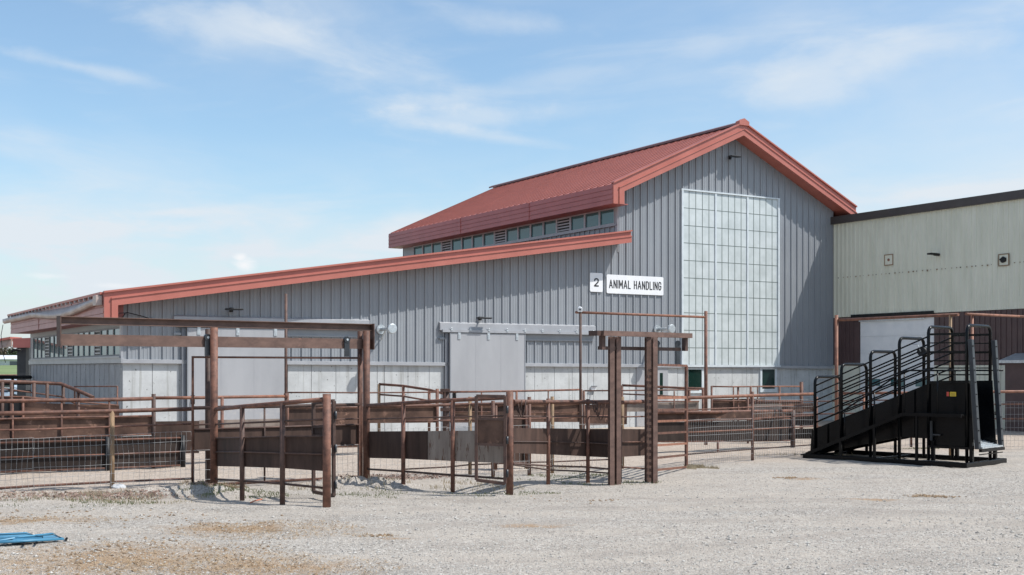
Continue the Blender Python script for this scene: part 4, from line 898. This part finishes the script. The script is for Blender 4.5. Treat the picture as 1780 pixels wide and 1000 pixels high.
for i, (x, D, h, w, lm, lb) in enumerate(((-12, 430, 8.2, 9, 'leaf2', 'bare brown tree at the left edge of the horizon'), (8, 440, 8, 9, 'leaf2', 'bare brown rounded tree on the horizon'), (26, 420, 6, 6, 'leaf', 'green pointed tree on the horizon left of the shed column'), (47, 430, 6.4, 7, 'leaf', 'green tree on the horizon right of the shed column'), (33, 415, 4.6, 7, 'leaf', 'small dark green tree on the horizon by the shed column'))):
    far_tree(lb, x, D, 2.8, h, w, lm)
# distant parked car
cp = PX(-8, 62, 0); cp.z = 0
t = thing('parked_car', 'pale silver car parked behind the fence at the far left edge', 'car', cp)
def car():
    X = cp.x; Y = cp.y; prof = [(-2.2, .35), (-2.25, .7), (-2.0, .95), (-1.1, 1.0), (-.5, 1.42), (.75, 1.46), (1.35, 1.02), (2.0, .9), (2.2, .65), (2.2, .35)]
    mb = MB(); n = len(prof); ring = []
    for y, s_, zz in ((-.85, .97, 0), (-.8, 1, 0), (.8, 1, 0), (.85, .97, 0)): ring.append([(X + x * s_, Y + y * (1 if z < 1 else .82), z) for x, z in prof])
    vs = [v for r in ring for v in r]; mb.add(vs, [(i*n+k, i*n+(k+1)%n, (i+1)*n+(k+1)%n, (i+1)*n+k) for i in range(3) for k in range(n)] + [tuple(range(n))[::-1], tuple(range(3*n, 4*n))]); mb.build('body', 'carp', t, bevel=.03)
    mb = MB(); 
    for s_ in (-1, 1): mb.prism([(X - .95, 1.02), (X - .48, 1.36), (X + .68, 1.4), (X + 1.2, 1.03)], Y + s_ * .78, Y + s_ * .84 * 1.0)
    mb.build('windows', 'glass_g', t)
    for wx in (-1.35, 1.35):
        for s_ in (-1, 1):
            mb = MB(); mb.tube([(X + wx, Y + s_ * .7, .33), (X + wx, Y + s_ * .9, .33)], .33, 20); w = mb.build('wheel', 'rubber', t); mb = MB(); mb.tube([(X + wx, Y + s_ * .88, .33), (X + wx, Y + s_ * .91, .33)], .19, 14); mb.build('rim', 'galv', w)
    mb = MB(); mb.box((X + 2.12, Y - .8, .62), (X + 2.22, Y - .45, .76)); mb.build('headlight', 'white', t); mb = MB(); mb.box((X + 2.12, Y + .45, .62), (X + 2.22, Y + .8, .76)); mb.build('headlight', 'white', t)
car()

# ------------------------------------------------------------------ black livestock loading chute
E0 = Vector((9.29, 24.1, 0)); ca = math.atan2(.714, -.70)
ch = thing('loading_chute', 'black steel livestock loading chute with sloped ramp, hoops and catwalk', 'loading chute', E0, ca, local=True)
def cv(u, v, z): return Vector((u, -v, z))
Wd = 1.1
hoops = [(3.56, 1.80), (2.9, 2.08), (2.2, 2.36), (1.53, 2.64), (.88, 2.86), (0.06, 2.87)]
def hoop_pts(u, z, r=.14, zb=.08):
    pts = [cv(u, 0, zb), cv(u, 0, z - r)]
    for a in (30, 60, 90): pts.append(cv(u, r - r * math.cos(R(a)), z - r + r * math.sin(R(a))))
    pts.append(cv(u, Wd - r, z))
    for a in (30, 60, 90): pts.append(cv(u, Wd - r + r * math.sin(R(a)), z - r + r * math.cos(R(a))))
    pts.append(cv(u, Wd, zb)); return pts
for u, z in hoops:
    mb = MB(); mb.tube(hoop_pts(u, z), .034, 12); mb.build('hoop', 'black', ch)
def pan_top(u): return .645 + (3.56 - u) / 2.68 * (1.68 - .645) if u > .88 else 1.68
def pan_bot(u): return max(.05, .04 + (3.75 - u) * .22) if u > 1.53 else (.53 if u > .88 else .36)
SL_ = (1.68 - .645) / 2.68
for v in (0.0, Wd):
    vv = v + (.03 if v == 0 else -.03)
    us = [3.8, 3.56, 2.9, 2.2, 1.53]
    poly = [(3.7, .03), (3.66, .58), (3.56, .645), (.88, 1.68), (.88, .53), (1.53, .53)]
    mb = MB(); n = len(poly); mb.add([cv(a, vv - .01, b) for a, b in poly] + [cv(a, vv + .01, b) for a, b in poly], [tuple(range(n)), tuple(range(2*n-1, n-1, -1))] + [(i, (i+1)%n, (i+1)%n+n, i+n) for i in range(n)]); mb.build('side_panel', 'black', ch)
    mb = MB(); mb.add([cv(a, vv + s_ * .012, b) for s_ in (-1, 1) for a, b in ((.87, 1.72), (.0, 1.74), (-.08, .36), (.87, .36))], [(0,1,2,3), (7,6,5,4), (0,4,5,1), (1,5,6,2), (2,6,7,3), (3,7,4,0)]); mb.build('side_panel', 'black', ch)
    # sloped bars between hoops
    for k in range(7):
        za = .645 + .13 + k * .165 - (.0); 
        p, q = cv(3.56, v, za), cv(.88, v, za + (2.86 - 1.80))
        if za > 1.74: continue
        mb = MB(); mb.tube([p, q], .017, 8); mb.build('sloped_bar', 'black', ch)
    for z in (1.86, 2.0, 2.15, 2.33, 2.52, 2.7):
        mb = MB(); mb.bar(cv(.88, v, z), cv(.06, v, z), .03, .045 if z in (2.33, 2.7) else .025); mb.build('side_bar', 'black', ch)
    # inclined end channels
    mb = MB(); mb.bar(cv(-.17, v, .36), cv(-.02, v, 2.58), .11, .09, up=(1, 0, 0)); cc = mb.build('end_channel', 'slate', ch, bevel=.008)
    mb = MB()
    for k in range(9):
        f = .06 + k * .11; c = cv(-.17 + .15 * f, v, .36 + 2.22 * f) + Vector((-.05, 0, 0)); mb.tube([c + Vector((-.02, .03, 0)), c + Vector((.01, .03, 0))], .013, 8)
    mb.build('bolts', 'blackm', cc)
    for u in (.0, .82): 
        mb = MB(); mb.bar(cv(u - .04, v, .08), cv(u - .04, v, .5), .07, .07, up=(1, 0, 0)); mb.build('leg', 'black', ch)
# ribs on side panels, skid, floor
for u in (3.25, 1.2):
    mb = MB(); mb.bar(cv(u, -.0, pan_bot(u)), cv(u, -.0, pan_top(u) - .02), .04, .03, up=(1, 0, 0)); mb.build('stiffener', 'black', ch)
mb = MB(); mb.bar(cv(3.6, -.4, .05), cv(-.1, -.4, .05), .09, .1); mb.bar(cv(3.6, Wd + .3, .05), cv(-.1, Wd + .3, .05), .09, .1); mb.bar(cv(-.1, -.45, .052), cv(-.1, Wd + .35, .052), .09, .1); mb.bar(cv(2.0, -.4, .05), cv(2.0, Wd + .3, .05), .07, .06); mb.bar(cv(3.5, -.4, .05), cv(3.5, Wd + .3, .05), .07, .06); mb.build('skid', 'black', ch, bevel=.008)
mb = MB(); mb.bar(cv(3.75, Wd / 2, .08), cv(.9, Wd / 2, .98), Wd - .08, .04); mb.bar(cv(3.95, Wd/2, .03), cv(3.7, Wd/2, .09), Wd - .05, .03)
for k in range(14): 
    f = k / 14; c = cv(3.75 - 2.85 * f, Wd / 2, .11 + .9 * f); mb.bar(c + Vector((0, -Wd/2 + .05, 0)), c + Vector((0, Wd/2 - .05, 0)), .04, .03)
mb.build('ramp_floor', 'blackm', ch)
mb = MB()
for k in range(6): mb.bar(cv(-.2 + k * .09, .06, .385 + k * .02), cv(-.2 + k * .09, Wd - .06, .385 + k * .02), .075, .03)
mb.build('end_deck', 'galv', ch); mb = MB(); mb.bar(cv(-.22, 0, .33), cv(-.22, Wd, .33), .06, .06); mb.bar(cv(-.2, 0.0, .25), cv(-.2, Wd, .25), .02, .02); mb.build('end_beam', 'black', ch)
mb = MB(); mb.bar(cv(.36, Wd / 2, 1.05), cv(.36, Wd / 2, .5), Wd - .1, .015, up=(1, 0, 0)); mb.build('inner_plate', 'black', ch)
# catwalks both sides
for v0, s_ in ((0, -1), (Wd, 1)):
    va, vb = v0 + s_ * .04, v0 + s_ * .38; vm = (va + vb) / 2
    mb = MB()
    mb.bar(cv(1.25, vm, 1.05), cv(.05, vm, 1.05), .34, .035); mb.bar(cv(3.5, vm, .11), cv(1.25, vm, 1.05), .34, .035)
    mb.bar(cv(1.25, vb, 1.04), cv(.0, vb, 1.04), .04, .07); mb.bar(cv(3.55, vb, .09), cv(1.25, vb, 1.04), .04, .07)
    for k in range(10): c = cv(3.4 - k * .21, vm, .18 + k * .09); mb.bar(c + Vector((0, -.15, 0)), c + Vector((0, .15, 0)), .03, .025)
    mb.build('catwalk', 'black', ch)
    mb = MB(); mb.tube([cv(3.2, vb, .85), cv(2.6, vb, 1.1), cv(1.25, vb, 1.92), cv(1.1, vb, 1.95), cv(.0, vb, 1.95)] if s_ < 0 else [cv(1.1, vb, 1.95), cv(-.05, vb, 1.95)], .018, 8); mb.build('handrail', 'black', ch)
    for u, z0, z1 in ((1.22, 1.05, 1.93), (.5, 1.05, 1.95), (1.9, .8, 1.5), (2.6, .5, 1.1)) if s_ < 0 else ((.05, 1.05, 1.95), (1.0, 1.05, 1.95)):
        mb = MB(); mb.tube([cv(u, vb, z0), cv(u, vb, z1)], .017, 8); mb.build('handrail_post', 'black', ch)
    for u, z in ((.95, 1.02), (1.9, .78), (2.7, .45)) if s_ < 0 else ((.95, 1.02),):
        mb = MB(); mb.bar(cv(u, vb, .08), cv(u, vb, z), .05, .05, up=(1, 0, 0)); mb.build('catwalk_leg', 'black', ch)
# upper side plate frame, latch, winch, sticker
mb = MB(); mb.bar(cv(.9, -.02, 1.70), cv(0, -.02, 1.72), .04, .06); mb.build('panel_frame', 'black', ch); mb = MB(); mb.bar(cv(.9, -.02, .37), cv(0, -.02, .37), .04, .05); mb.build('panel_frame', 'black', ch)
mb = MB(); mb.bar(cv(.8, -.03, .5), cv(.8, -.03, .9), .04, .05, up=(1, 0, 0)); mb.bar(cv(.8, -.05, .62), cv(.6, -.05, .62), .02, .03); mb.build('latch', 'slate', ch)
mb = MB(); mb.tube([cv(1.53, Wd - .12, 2.36), cv(1.53, Wd + .06, 2.36)], .1, 16); wn = mb.build('winch', 'blackm', ch); mb = MB(); mb.tube([cv(1.53, Wd - .14, 2.36), cv(1.6, Wd - .18, 2.52), cv(1.68, Wd - .22, 2.52)], .014, 6); mb.build('crank', 'galv', wn)
mb = MB(); mb.box(cv(.42, .003, 1.42), cv(.29, .012, 1.51)); st = mb.build('warning_sticker', 'yellow', ch); mb = MB()
for k in range(3): mb.box(cv(.41, -.0005, 1.437 + k * .023), cv(.30, .004, 1.443 + k * .023))
mb.build('sticker_print', 'ink', st); mb = MB(); mb.box(cv(.49, .003, 1.42), cv(.44, .012, 1.51)); mb.build('warning_sticker', 'redst', ch)

# ------------------------------------------------------------------ blue gate lying on the gravel
bl = PX(20, g(935), .03)
t = thing('blue_gate_panel', 'pair of blue painted steel gate panels lying flat on the gravel at the left edge', 'gate panel', bl)
def gpt(x, y, z=.05): 
    D = g(y, z); return PX(x, D, z)
for (p, q2, p3, q3) in (((-60, 932), (46, 927), (-60, 939.5), (72, 934)), ((-30, 945), (110, 937), (40, 933.5), (92, 928))):
    a, b, c2_, d_ = gpt(*p, .05), gpt(*q2, .05), gpt(*p3, .05), gpt(*q3, .05)
    mb = MB(); mb.tube([a, b, d_, c2_] if p[1] < 940 else [a, b, d_, c2_, a], .014, 8); mb.build('frame', 'bluep', t)
    for f in (.28, .72):
        w0, w1 = a.lerp(c2_, f), b.lerp(d_, f); mb = MB(); mb.bar(w0 + Vector((0,0,-.01)), w1 + Vector((0,0,-.01)), .16, .006); mb.build('slat', 'bluep', t)
for x, y in ((42, 945), (63, 943), (73, 934), (116, 936)): mb = MB(); mb.tube([gpt(x, y, .0), gpt(x, y, .05)], .014, 8); mb.build('foot', 'blackm', t)

# ------------------------------------------------------------------ loose stuff on the ground
def scatter_blades(name, m, spots, n, hmin, hmax, wid, label=None):
    mb = MB()
    for (x, y, rx, ry, dens) in spots:
        for _ in range(int(n * dens)):
            a = random.uniform(0, 6.28); r = math.sqrt(random.random()) ; px, py = x + rx * r * math.cos(a), y + ry * r * math.sin(a)
            if noise.noise(Vector((px * 1.7, py * 1.7, 2))) < -.12: continue
            z = gz(px, py); h = random.uniform(hmin, hmax); l = random.uniform(0, 6.28); lx, ly = math.cos(l) * h * .5, math.sin(l) * h * .5; w = wid
            mb.add([(px - w, py, z - .01), (px + w, py, z - .01), (px + lx * .5 + w * .5, py + ly * .5, z + h * .6), (px + lx, py + ly, z + h)], [(0,1,2), (0,2,3)])
    o = mb.build(name, m); return tag(o, kind='stuff', label=label, cat='grass' if 'grass' in name else 'litter')
def gs(x, y, rx, ry, d): D = g(y); return ((x - CX) / F * D, D, rx, ry, d)
scatter_blades('green_grass', 'grass', [gs(430, 862, .7, .5, 1.0), gs(370, 860, .6, .4, .6), gs(110, 876, 1.4, .5, .7), gs(230, 872, .9, .4, .5), gs(720, 862, 1.3, .35, .6), gs(660, 858, .8, .4, .3), gs(990, 828, .8, .5, 1.0), gs(1060, 840, .9, .35, .6), gs(910, 858, .6, .3, .3), gs(1590, 781, .6, .3, .7), gs(560, 855, 1.5, .6, .4), gs(900, 835, 1.0, .5, .4)], 700, .012, .045, .005, 'short green weeds along the foot of the fences')
scatter_blades('dry_grass', 'dry', [gs(1222, 815, .32, .25, 1.5), gs(1208, 812, .2, .2, 1.5), gs(720, 842, 1.6, .5, .9), gs(60, 868, 2.2, .5, 1.2), gs(190, 862, .5, .4, .7), gs(250, 870, 1.2, .5, .6), gs(590, 850, .9, .5, .5), gs(370, 852, .6, .4, 1.2), gs(830, 850, .8, .4, .5), gs(980, 815, .8, .4, .5), gs(1400, 792, 1.2, .3, .5), gs(560, 840, 3, .8, .5)], 650, .015, .085, .004, 'dry straw coloured weeds along the fence line')
def scatter_flakes(name, m, spots, n, smin, smax, lift, label, cat, thin=.6):
    mb = MB()
    for (x, y, rx, ry, dens) in spots:
        for _ in range(int(n * dens)):
            a = random.uniform(0, 6.28); r = random.random() ** .6; px, py = x + rx * r * math.cos(a), y + ry * r * math.sin(a); z = gz(px, py) + random.uniform(.0, lift)
            s = random.uniform(smin, smax); u_ = Vector((random.uniform(-1, 1), random.uniform(-1, 1), random.uniform(-.5, .5))).normalized(); w_ = u_.cross(Vector((random.uniform(-.4, .4), random.uniform(-.4, .4), 1))).normalized(); c = Vector((px, py, z + .005))
            mb.add([c + u_ * s, c + w_ * s * thin, c - u_ * s, c - w_ * s * thin, c + Vector((0,0,s * thin * .6))], [(0,1,4), (1,2,4), (2,3,4), (3,0,4)])
    return tag(mb.build(name, m), label, cat, kind='stuff')
scatter_flakes('dead_leaves', 'deadleaf', [gs(60, 866, 2.4, .45, 2.2), gs(205, 862, .9, .35, 1.2), gs(700, 830, 1.0, .5, 1.4), gs(370, 853, .5, .35, .8), gs(590, 838, .5, .3, .4)], 420, .012, .035, .02, 'drift of brown dead leaves along the fence foot', 'leaves')
scatter_flakes('straw_litter', 'straw', [(-4.0, 12.2, 1.9, 1.6, 1.5), (-3.0, 14.7, 1.2, .9, .9), (-2.6, 11.9, 1.5, .8, .9), (-6.6, 15.6, 1.6, .5, .4), gs(1612, 862, .4, .2, .12), gs(640, 932, .4, .15, .06)], 2600, .008, .035, .006, 'scattered straw on the gravel', 'straw', thin=.14)
mb = MB()
def pebble(mb, x, y, s, zs=.6):
    c = Vector((x, y, gz(x, y) + s * .15)); vs = []
    for i, (a, b_) in enumerate(((0, 0), (0, 90), (90, 90), (180, 90), (270, 90), (0, 180))):
        d = Vector((math.sin(R(b_)) * math.cos(R(a)), math.sin(R(b_)) * math.sin(R(a)), math.cos(R(b_)) * zs)) * s * random.uniform(.7, 1.2); vs.append(c + Matrix.Rotation(x * 37 + y * 11, 3, 'Z') @ d)
    mb.add(vs, [(0,1,2), (0,2,3), (0,3,4), (0,4,1), (5,2,1), (5,3,2), (5,4,3), (5,1,4)])
for _ in range(30000):
    y = 10.8 + random.random() ** 1.5 * 13.5; x = random.uniform(-.5, .5) * y * .9
    if y > 19.2 + .53 * x + 1.2: continue
    pebble(mb, x, y, random.uniform(.005, .014) * (1.9 if random.random() < .03 else 1))
for _ in range(900):
    y = 10.8 + random.random() ** 1.3 * 8; x = random.uniform(-.5, .5) * y * .9
    if noise.noise(Vector((x * .5, y * .8, 5))) > -.05: pebble(mb, x, y, random.uniform(.014, .034))
tag(mb.build('loose_gravel', 'stone'), 'loose pale gravel over the yard', 'gravel', kind='stuff')
mb = MB()
for x, y, n in ((285, 896, 12), (375, 912, 16), (430, 915, 10), (178, 908, 6), (252, 950, 14), (228, 958, 10), (232, 985, 10), (280, 980, 8), (340, 975, 10), (130, 962, 12), (1375, 830, 12), (1612, 862, 14), (1640, 863, 8), (655, 932, 5), (400, 985, 10), (95, 895, 10), (30, 897, 10), (1048, 870, 3), (985, 870, 2), (420, 955, 10), (180, 940, 6), (70, 990, 10)):
    D = g(y)
    for _ in range(n * 4):
        tight = x > 1000 or x == 655; px = (x - CX) / F * D + random.gauss(0, .13 if tight else .33); py = D + random.gauss(0, .07 if tight else .3)
        pebble(mb, px, py, random.uniform(.01, .035) if tight else random.uniform(.004, .028), .55)
tag(mb.build('manure_clods', 'manure'), 'brown clods of manure scattered on the yard', 'manure', kind='stuff')
t = thing('plastic_bag', 'crumpled clear plastic bag at the foot of the wooden fence post', 'plastic bag', PX(207, g(852), 0)); mb = MB(); c = PX(207, g(852), .04)
vs = []; fs = []
for i in range(6):
    for k in range(9):
        a = k / 9 * 6.283; b_ = (i / 5) * math.pi; rr = 1 + .45 * noise.noise(Vector((i * 2.1, k * 1.7, 0))); vs.append(c + Vector((math.cos(a) * math.sin(b_) * .13 * rr, math.sin(a) * math.sin(b_) * .09 * rr, math.cos(b_) * .06 * rr)))
for i in range(5):
    for k in range(9): fs.append((i*9+k, i*9+(k+1)%9, (i+1)*9+(k+1)%9, (i+1)*9+k))
mb.add(vs, fs); mb.build('bag', 'plastic', t)
t = thing('orange_strip', 'short orange plastic strip on the ground behind the curved wing', 'litter', PX(443, g(871), 0)); mb = MB(); mb.tube([gpt(435, 874, .02), gpt(442, 871, .04), gpt(455, 868, .03)], .012, 5); mb.build('strip', 'orangetape', t)

# ------------------------------------------------------------------ light, sky, camera
sd = Vector((1.417, -.306, 2.0)).normalized()
sun = bpy.data.lights.new('sun', 'SUN'); sun.energy = 3.7; sun.angle = R(.53); sun.color = (1, .965, .915)
so = bpy.data.objects.new('sun', sun); col.objects.link(so); so.rotation_euler = (-sd).to_track_quat('-Z', 'Y').to_euler(); so.location = (20, 0, 30)
w = bpy.data.worlds.new('World'); scene.world = w; w.use_nodes = True; nt = w.node_tree; L = nt.links
bg = nt.nodes['Background']; sky = nt.nodes.new('ShaderNodeTexSky'); sky.sky_type = 'NISHITA'; sky.sun_disc = False
sky.sun_elevation = math.asin(sd.z); sky.sun_rotation = math.atan2(sd.x, sd.y); sky.air_density = 1.0; sky.dust_density = 1.2; sky.ozone_density = 1.6
tc = nt.nodes.new('ShaderNodeTexCoord')
def M_(op, a, b=0, c=None):
    n = nt.nodes.new('ShaderNodeMath'); n.operation = op
    for i, v in enumerate((a, b) if c is None else (a, b, c)):
        if isinstance(v, bpy.types.NodeSocket): L.new(v, n.inputs[i])
        else: n.inputs[i].default_value = v
    return n.outputs[0]
sep = nt.nodes.new('ShaderNodeSeparateXYZ'); L.new(tc.outputs['Generated'], sep.inputs[0])
zz = M_('MAXIMUM', sep.outputs[2], .02)
az = M_('ARCTAN2', sep.outputs[0], sep.outputs[1]); el = M_('ARCTAN2', sep.outputs[2], M_('SQRT', M_('ADD', M_('MULTIPLY', sep.outputs[0], sep.outputs[0]), M_('MULTIPLY', sep.outputs[1], sep.outputs[1]))))
cmb = nt.nodes.new('ShaderNodeCombineXYZ'); L.new(az, cmb.inputs[0]); L.new(el, cmb.inputs[1])
_cn = {}
def cl_noise(sx_, sy_, rot, scale, det, off=0, dist=.0):
    key = (sx_, sy_, rot, scale, det, off, dist)
    if key in _cn: return _cn[key]
    _cn[key] = cl_noise_(*key); return _cn[key]
def cl_noise_(sx_, sy_, rot, scale, det, off=0, dist=.0):
    mp = nt.nodes.new('ShaderNodeMapping'); mp.vector_type = 'POINT'; mp.inputs['Rotation'].default_value = (0, 0, R(rot)); mp.inputs['Scale'].default_value = (sx_, sy_, 1); mp.inputs['Location'].default_value = (off, off * .7, 0)
    L.new(cmb.outputs[0], mp.inputs[0]); n = nt.nodes.new('ShaderNodeTexNoise'); n.inputs['Scale'].default_value = scale; n.inputs['Detail'].default_value = det; n.inputs['Roughness'].default_value = .58; n.inputs['Distortion'].default_value = dist
    L.new(mp.outputs[0], n.inputs['Vector']); return n.outputs['Fac']
def MR(v, a, b, c, d):
    n = nt.nodes.new('ShaderNodeMapRange'); n.interpolation_type = 'SMOOTHSTEP'; L.new(v, n.inputs[0])
    for i, q in enumerate((a, b, c, d)): n.inputs[i + 1].default_value = q
    return n.outputs[0]
cir = MR(cl_noise(1.0, 4.5, 14, 4.2, 9, 3.1, .9), .46, .85, 0, .42)
veil = MR(cl_noise(1, 3.2, -6, 2.1, 6, 9.4, .5), .36, .8, .03, .5)
low = MR(el, .2, 0.0, 0, .5)
lowc = MR(cl_noise(1, 3.6, 2, 6.5, 9, 1.2, .4), .42, .66, 0, .8); lowc = M_('MULTIPLY', lowc, MR(el, .2, .04, 0, 1))
tot = M_('ADD', M_('ADD', cir, veil), M_('ADD', low, lowc))
# streak upper right and centre, small cumulus low on the left
def spot(x, y, rx, ry, ang, amp, nscale, det=9):
    a0 = math.atan((x - CX) / F); e0 = math.atan((H0 - y) / F * math.cos(a0)); ra, re = rx / F, ry / F
    da, de = M_('SUBTRACT', az, a0), M_('SUBTRACT', el, e0); c, s = math.cos(R(ang)), math.sin(R(ang))
    p = M_('DIVIDE', M_('ADD', M_('MULTIPLY', da, c), M_('MULTIPLY', de, s)), ra); q = M_('DIVIDE', M_('SUBTRACT', M_('MULTIPLY', de, c), M_('MULTIPLY', da, s)), re)
    d = M_('SQRT', M_('ADD', M_('MULTIPLY', p, p), M_('MULTIPLY', q, q))); nz = cl_noise(1, 2.2, 0, 40 if nscale > 25 else 9, 7, 3.7, .3)
    return M_('MULTIPLY', MR(M_('ADD', d, M_('MULTIPLY', M_('SUBTRACT', nz, .5), 2.6 if rx > 60 else 1.3)), 1.0, 0.0, 0, 1), amp)
for a in ((1560, 95, 420, 60, 9, .5, 9), (800, 208, 210, 26, 3, .42, 12), (130, 115, 190, 18, -7, .45, 11), (880, 240, 190, 16, -8, .4, 12), (500, 70, 420, 70, -12, .25, 7), (1000, 130, 500, 30, 10, .22, 8), (350, 30, 300, 40, -6, .28, 8), (60, 420, 330, 45, 5, .4, 8), (300, 370, 160, 14, 4, .35, 8), (150, 400, 260, 30, 4, .4, 12), (1650, 335, 200, 26, 3, .5, 14), (700, 400, 130, 50, 10, .45, 14), (900, 40, 200, 30, -5, .35, 12)):
    tot = M_('ADD', tot, spot(*a))
tot = M_('MINIMUM', tot, .97)
mx = nt.nodes.new('ShaderNodeMix'); mx.data_type = 'RGBA'; L.new(tot, mx.inputs[0]); L.new(sky.outputs[0], mx.inputs[6]); mx.inputs[7].default_value = (4.15, 4.5, 4.85, 1)
tn = nt.nodes.new('ShaderNodeMix'); tn.data_type = 'RGBA'; tn.blend_type = 'MULTIPLY'; tn.inputs[0].default_value = 1; L.new(sky.outputs[0], tn.inputs[6]); tn.inputs[7].default_value = (.89, .985, .985, 1); L.new(tn.outputs[2], mx.inputs[6])
cu = None
for a in ((425, 460, 30, 17, 0, 1.0, 40), (418, 448, 16, 12, 0, 1.0, 40), (85, 480, 48, 8, 0, .5, 30), (200, 497, 40, 7, 0, .5, 30)):
    o = spot(*a); cu = o if cu is None else M_('MAXIMUM', cu, o)
mc = nt.nodes.new('ShaderNodeMix'); mc.data_type = 'RGBA'; L.new(cu, mc.inputs[0]); L.new(mx.outputs[2], mc.inputs[6]); mc.inputs[7].default_value = (5.0, 5.1, 5.25, 1)
L.new(mc.outputs[2], bg.inputs['Color']); bg.inputs['Strength'].default_value = .13
cam = bpy.data.cameras.new('camera'); co = bpy.data.objects.new('camera', cam); col.objects.link(co); co.location = (0, 0, EYE); co.rotation_euler = (R(90), 0, 0)
cam.sensor_width = 36; cam.lens = F / 1780 * 36; cam.shift_y = (H0 - 500) / 1780; cam.clip_end = 6000; scene.camera = co
scene.cycles.max_bounces = 5; scene.cycles.diffuse_bounces = 3; scene.cycles.glossy_bounces = 3
scene.view_settings.view_transform = 'Standard'; scene.view_settings.look = 'None'; scene.view_settings.exposure = .5; scene.view_settings.gamma = 1
for o in bpy.data.objects:
    if '_o' in o: del o['_o']
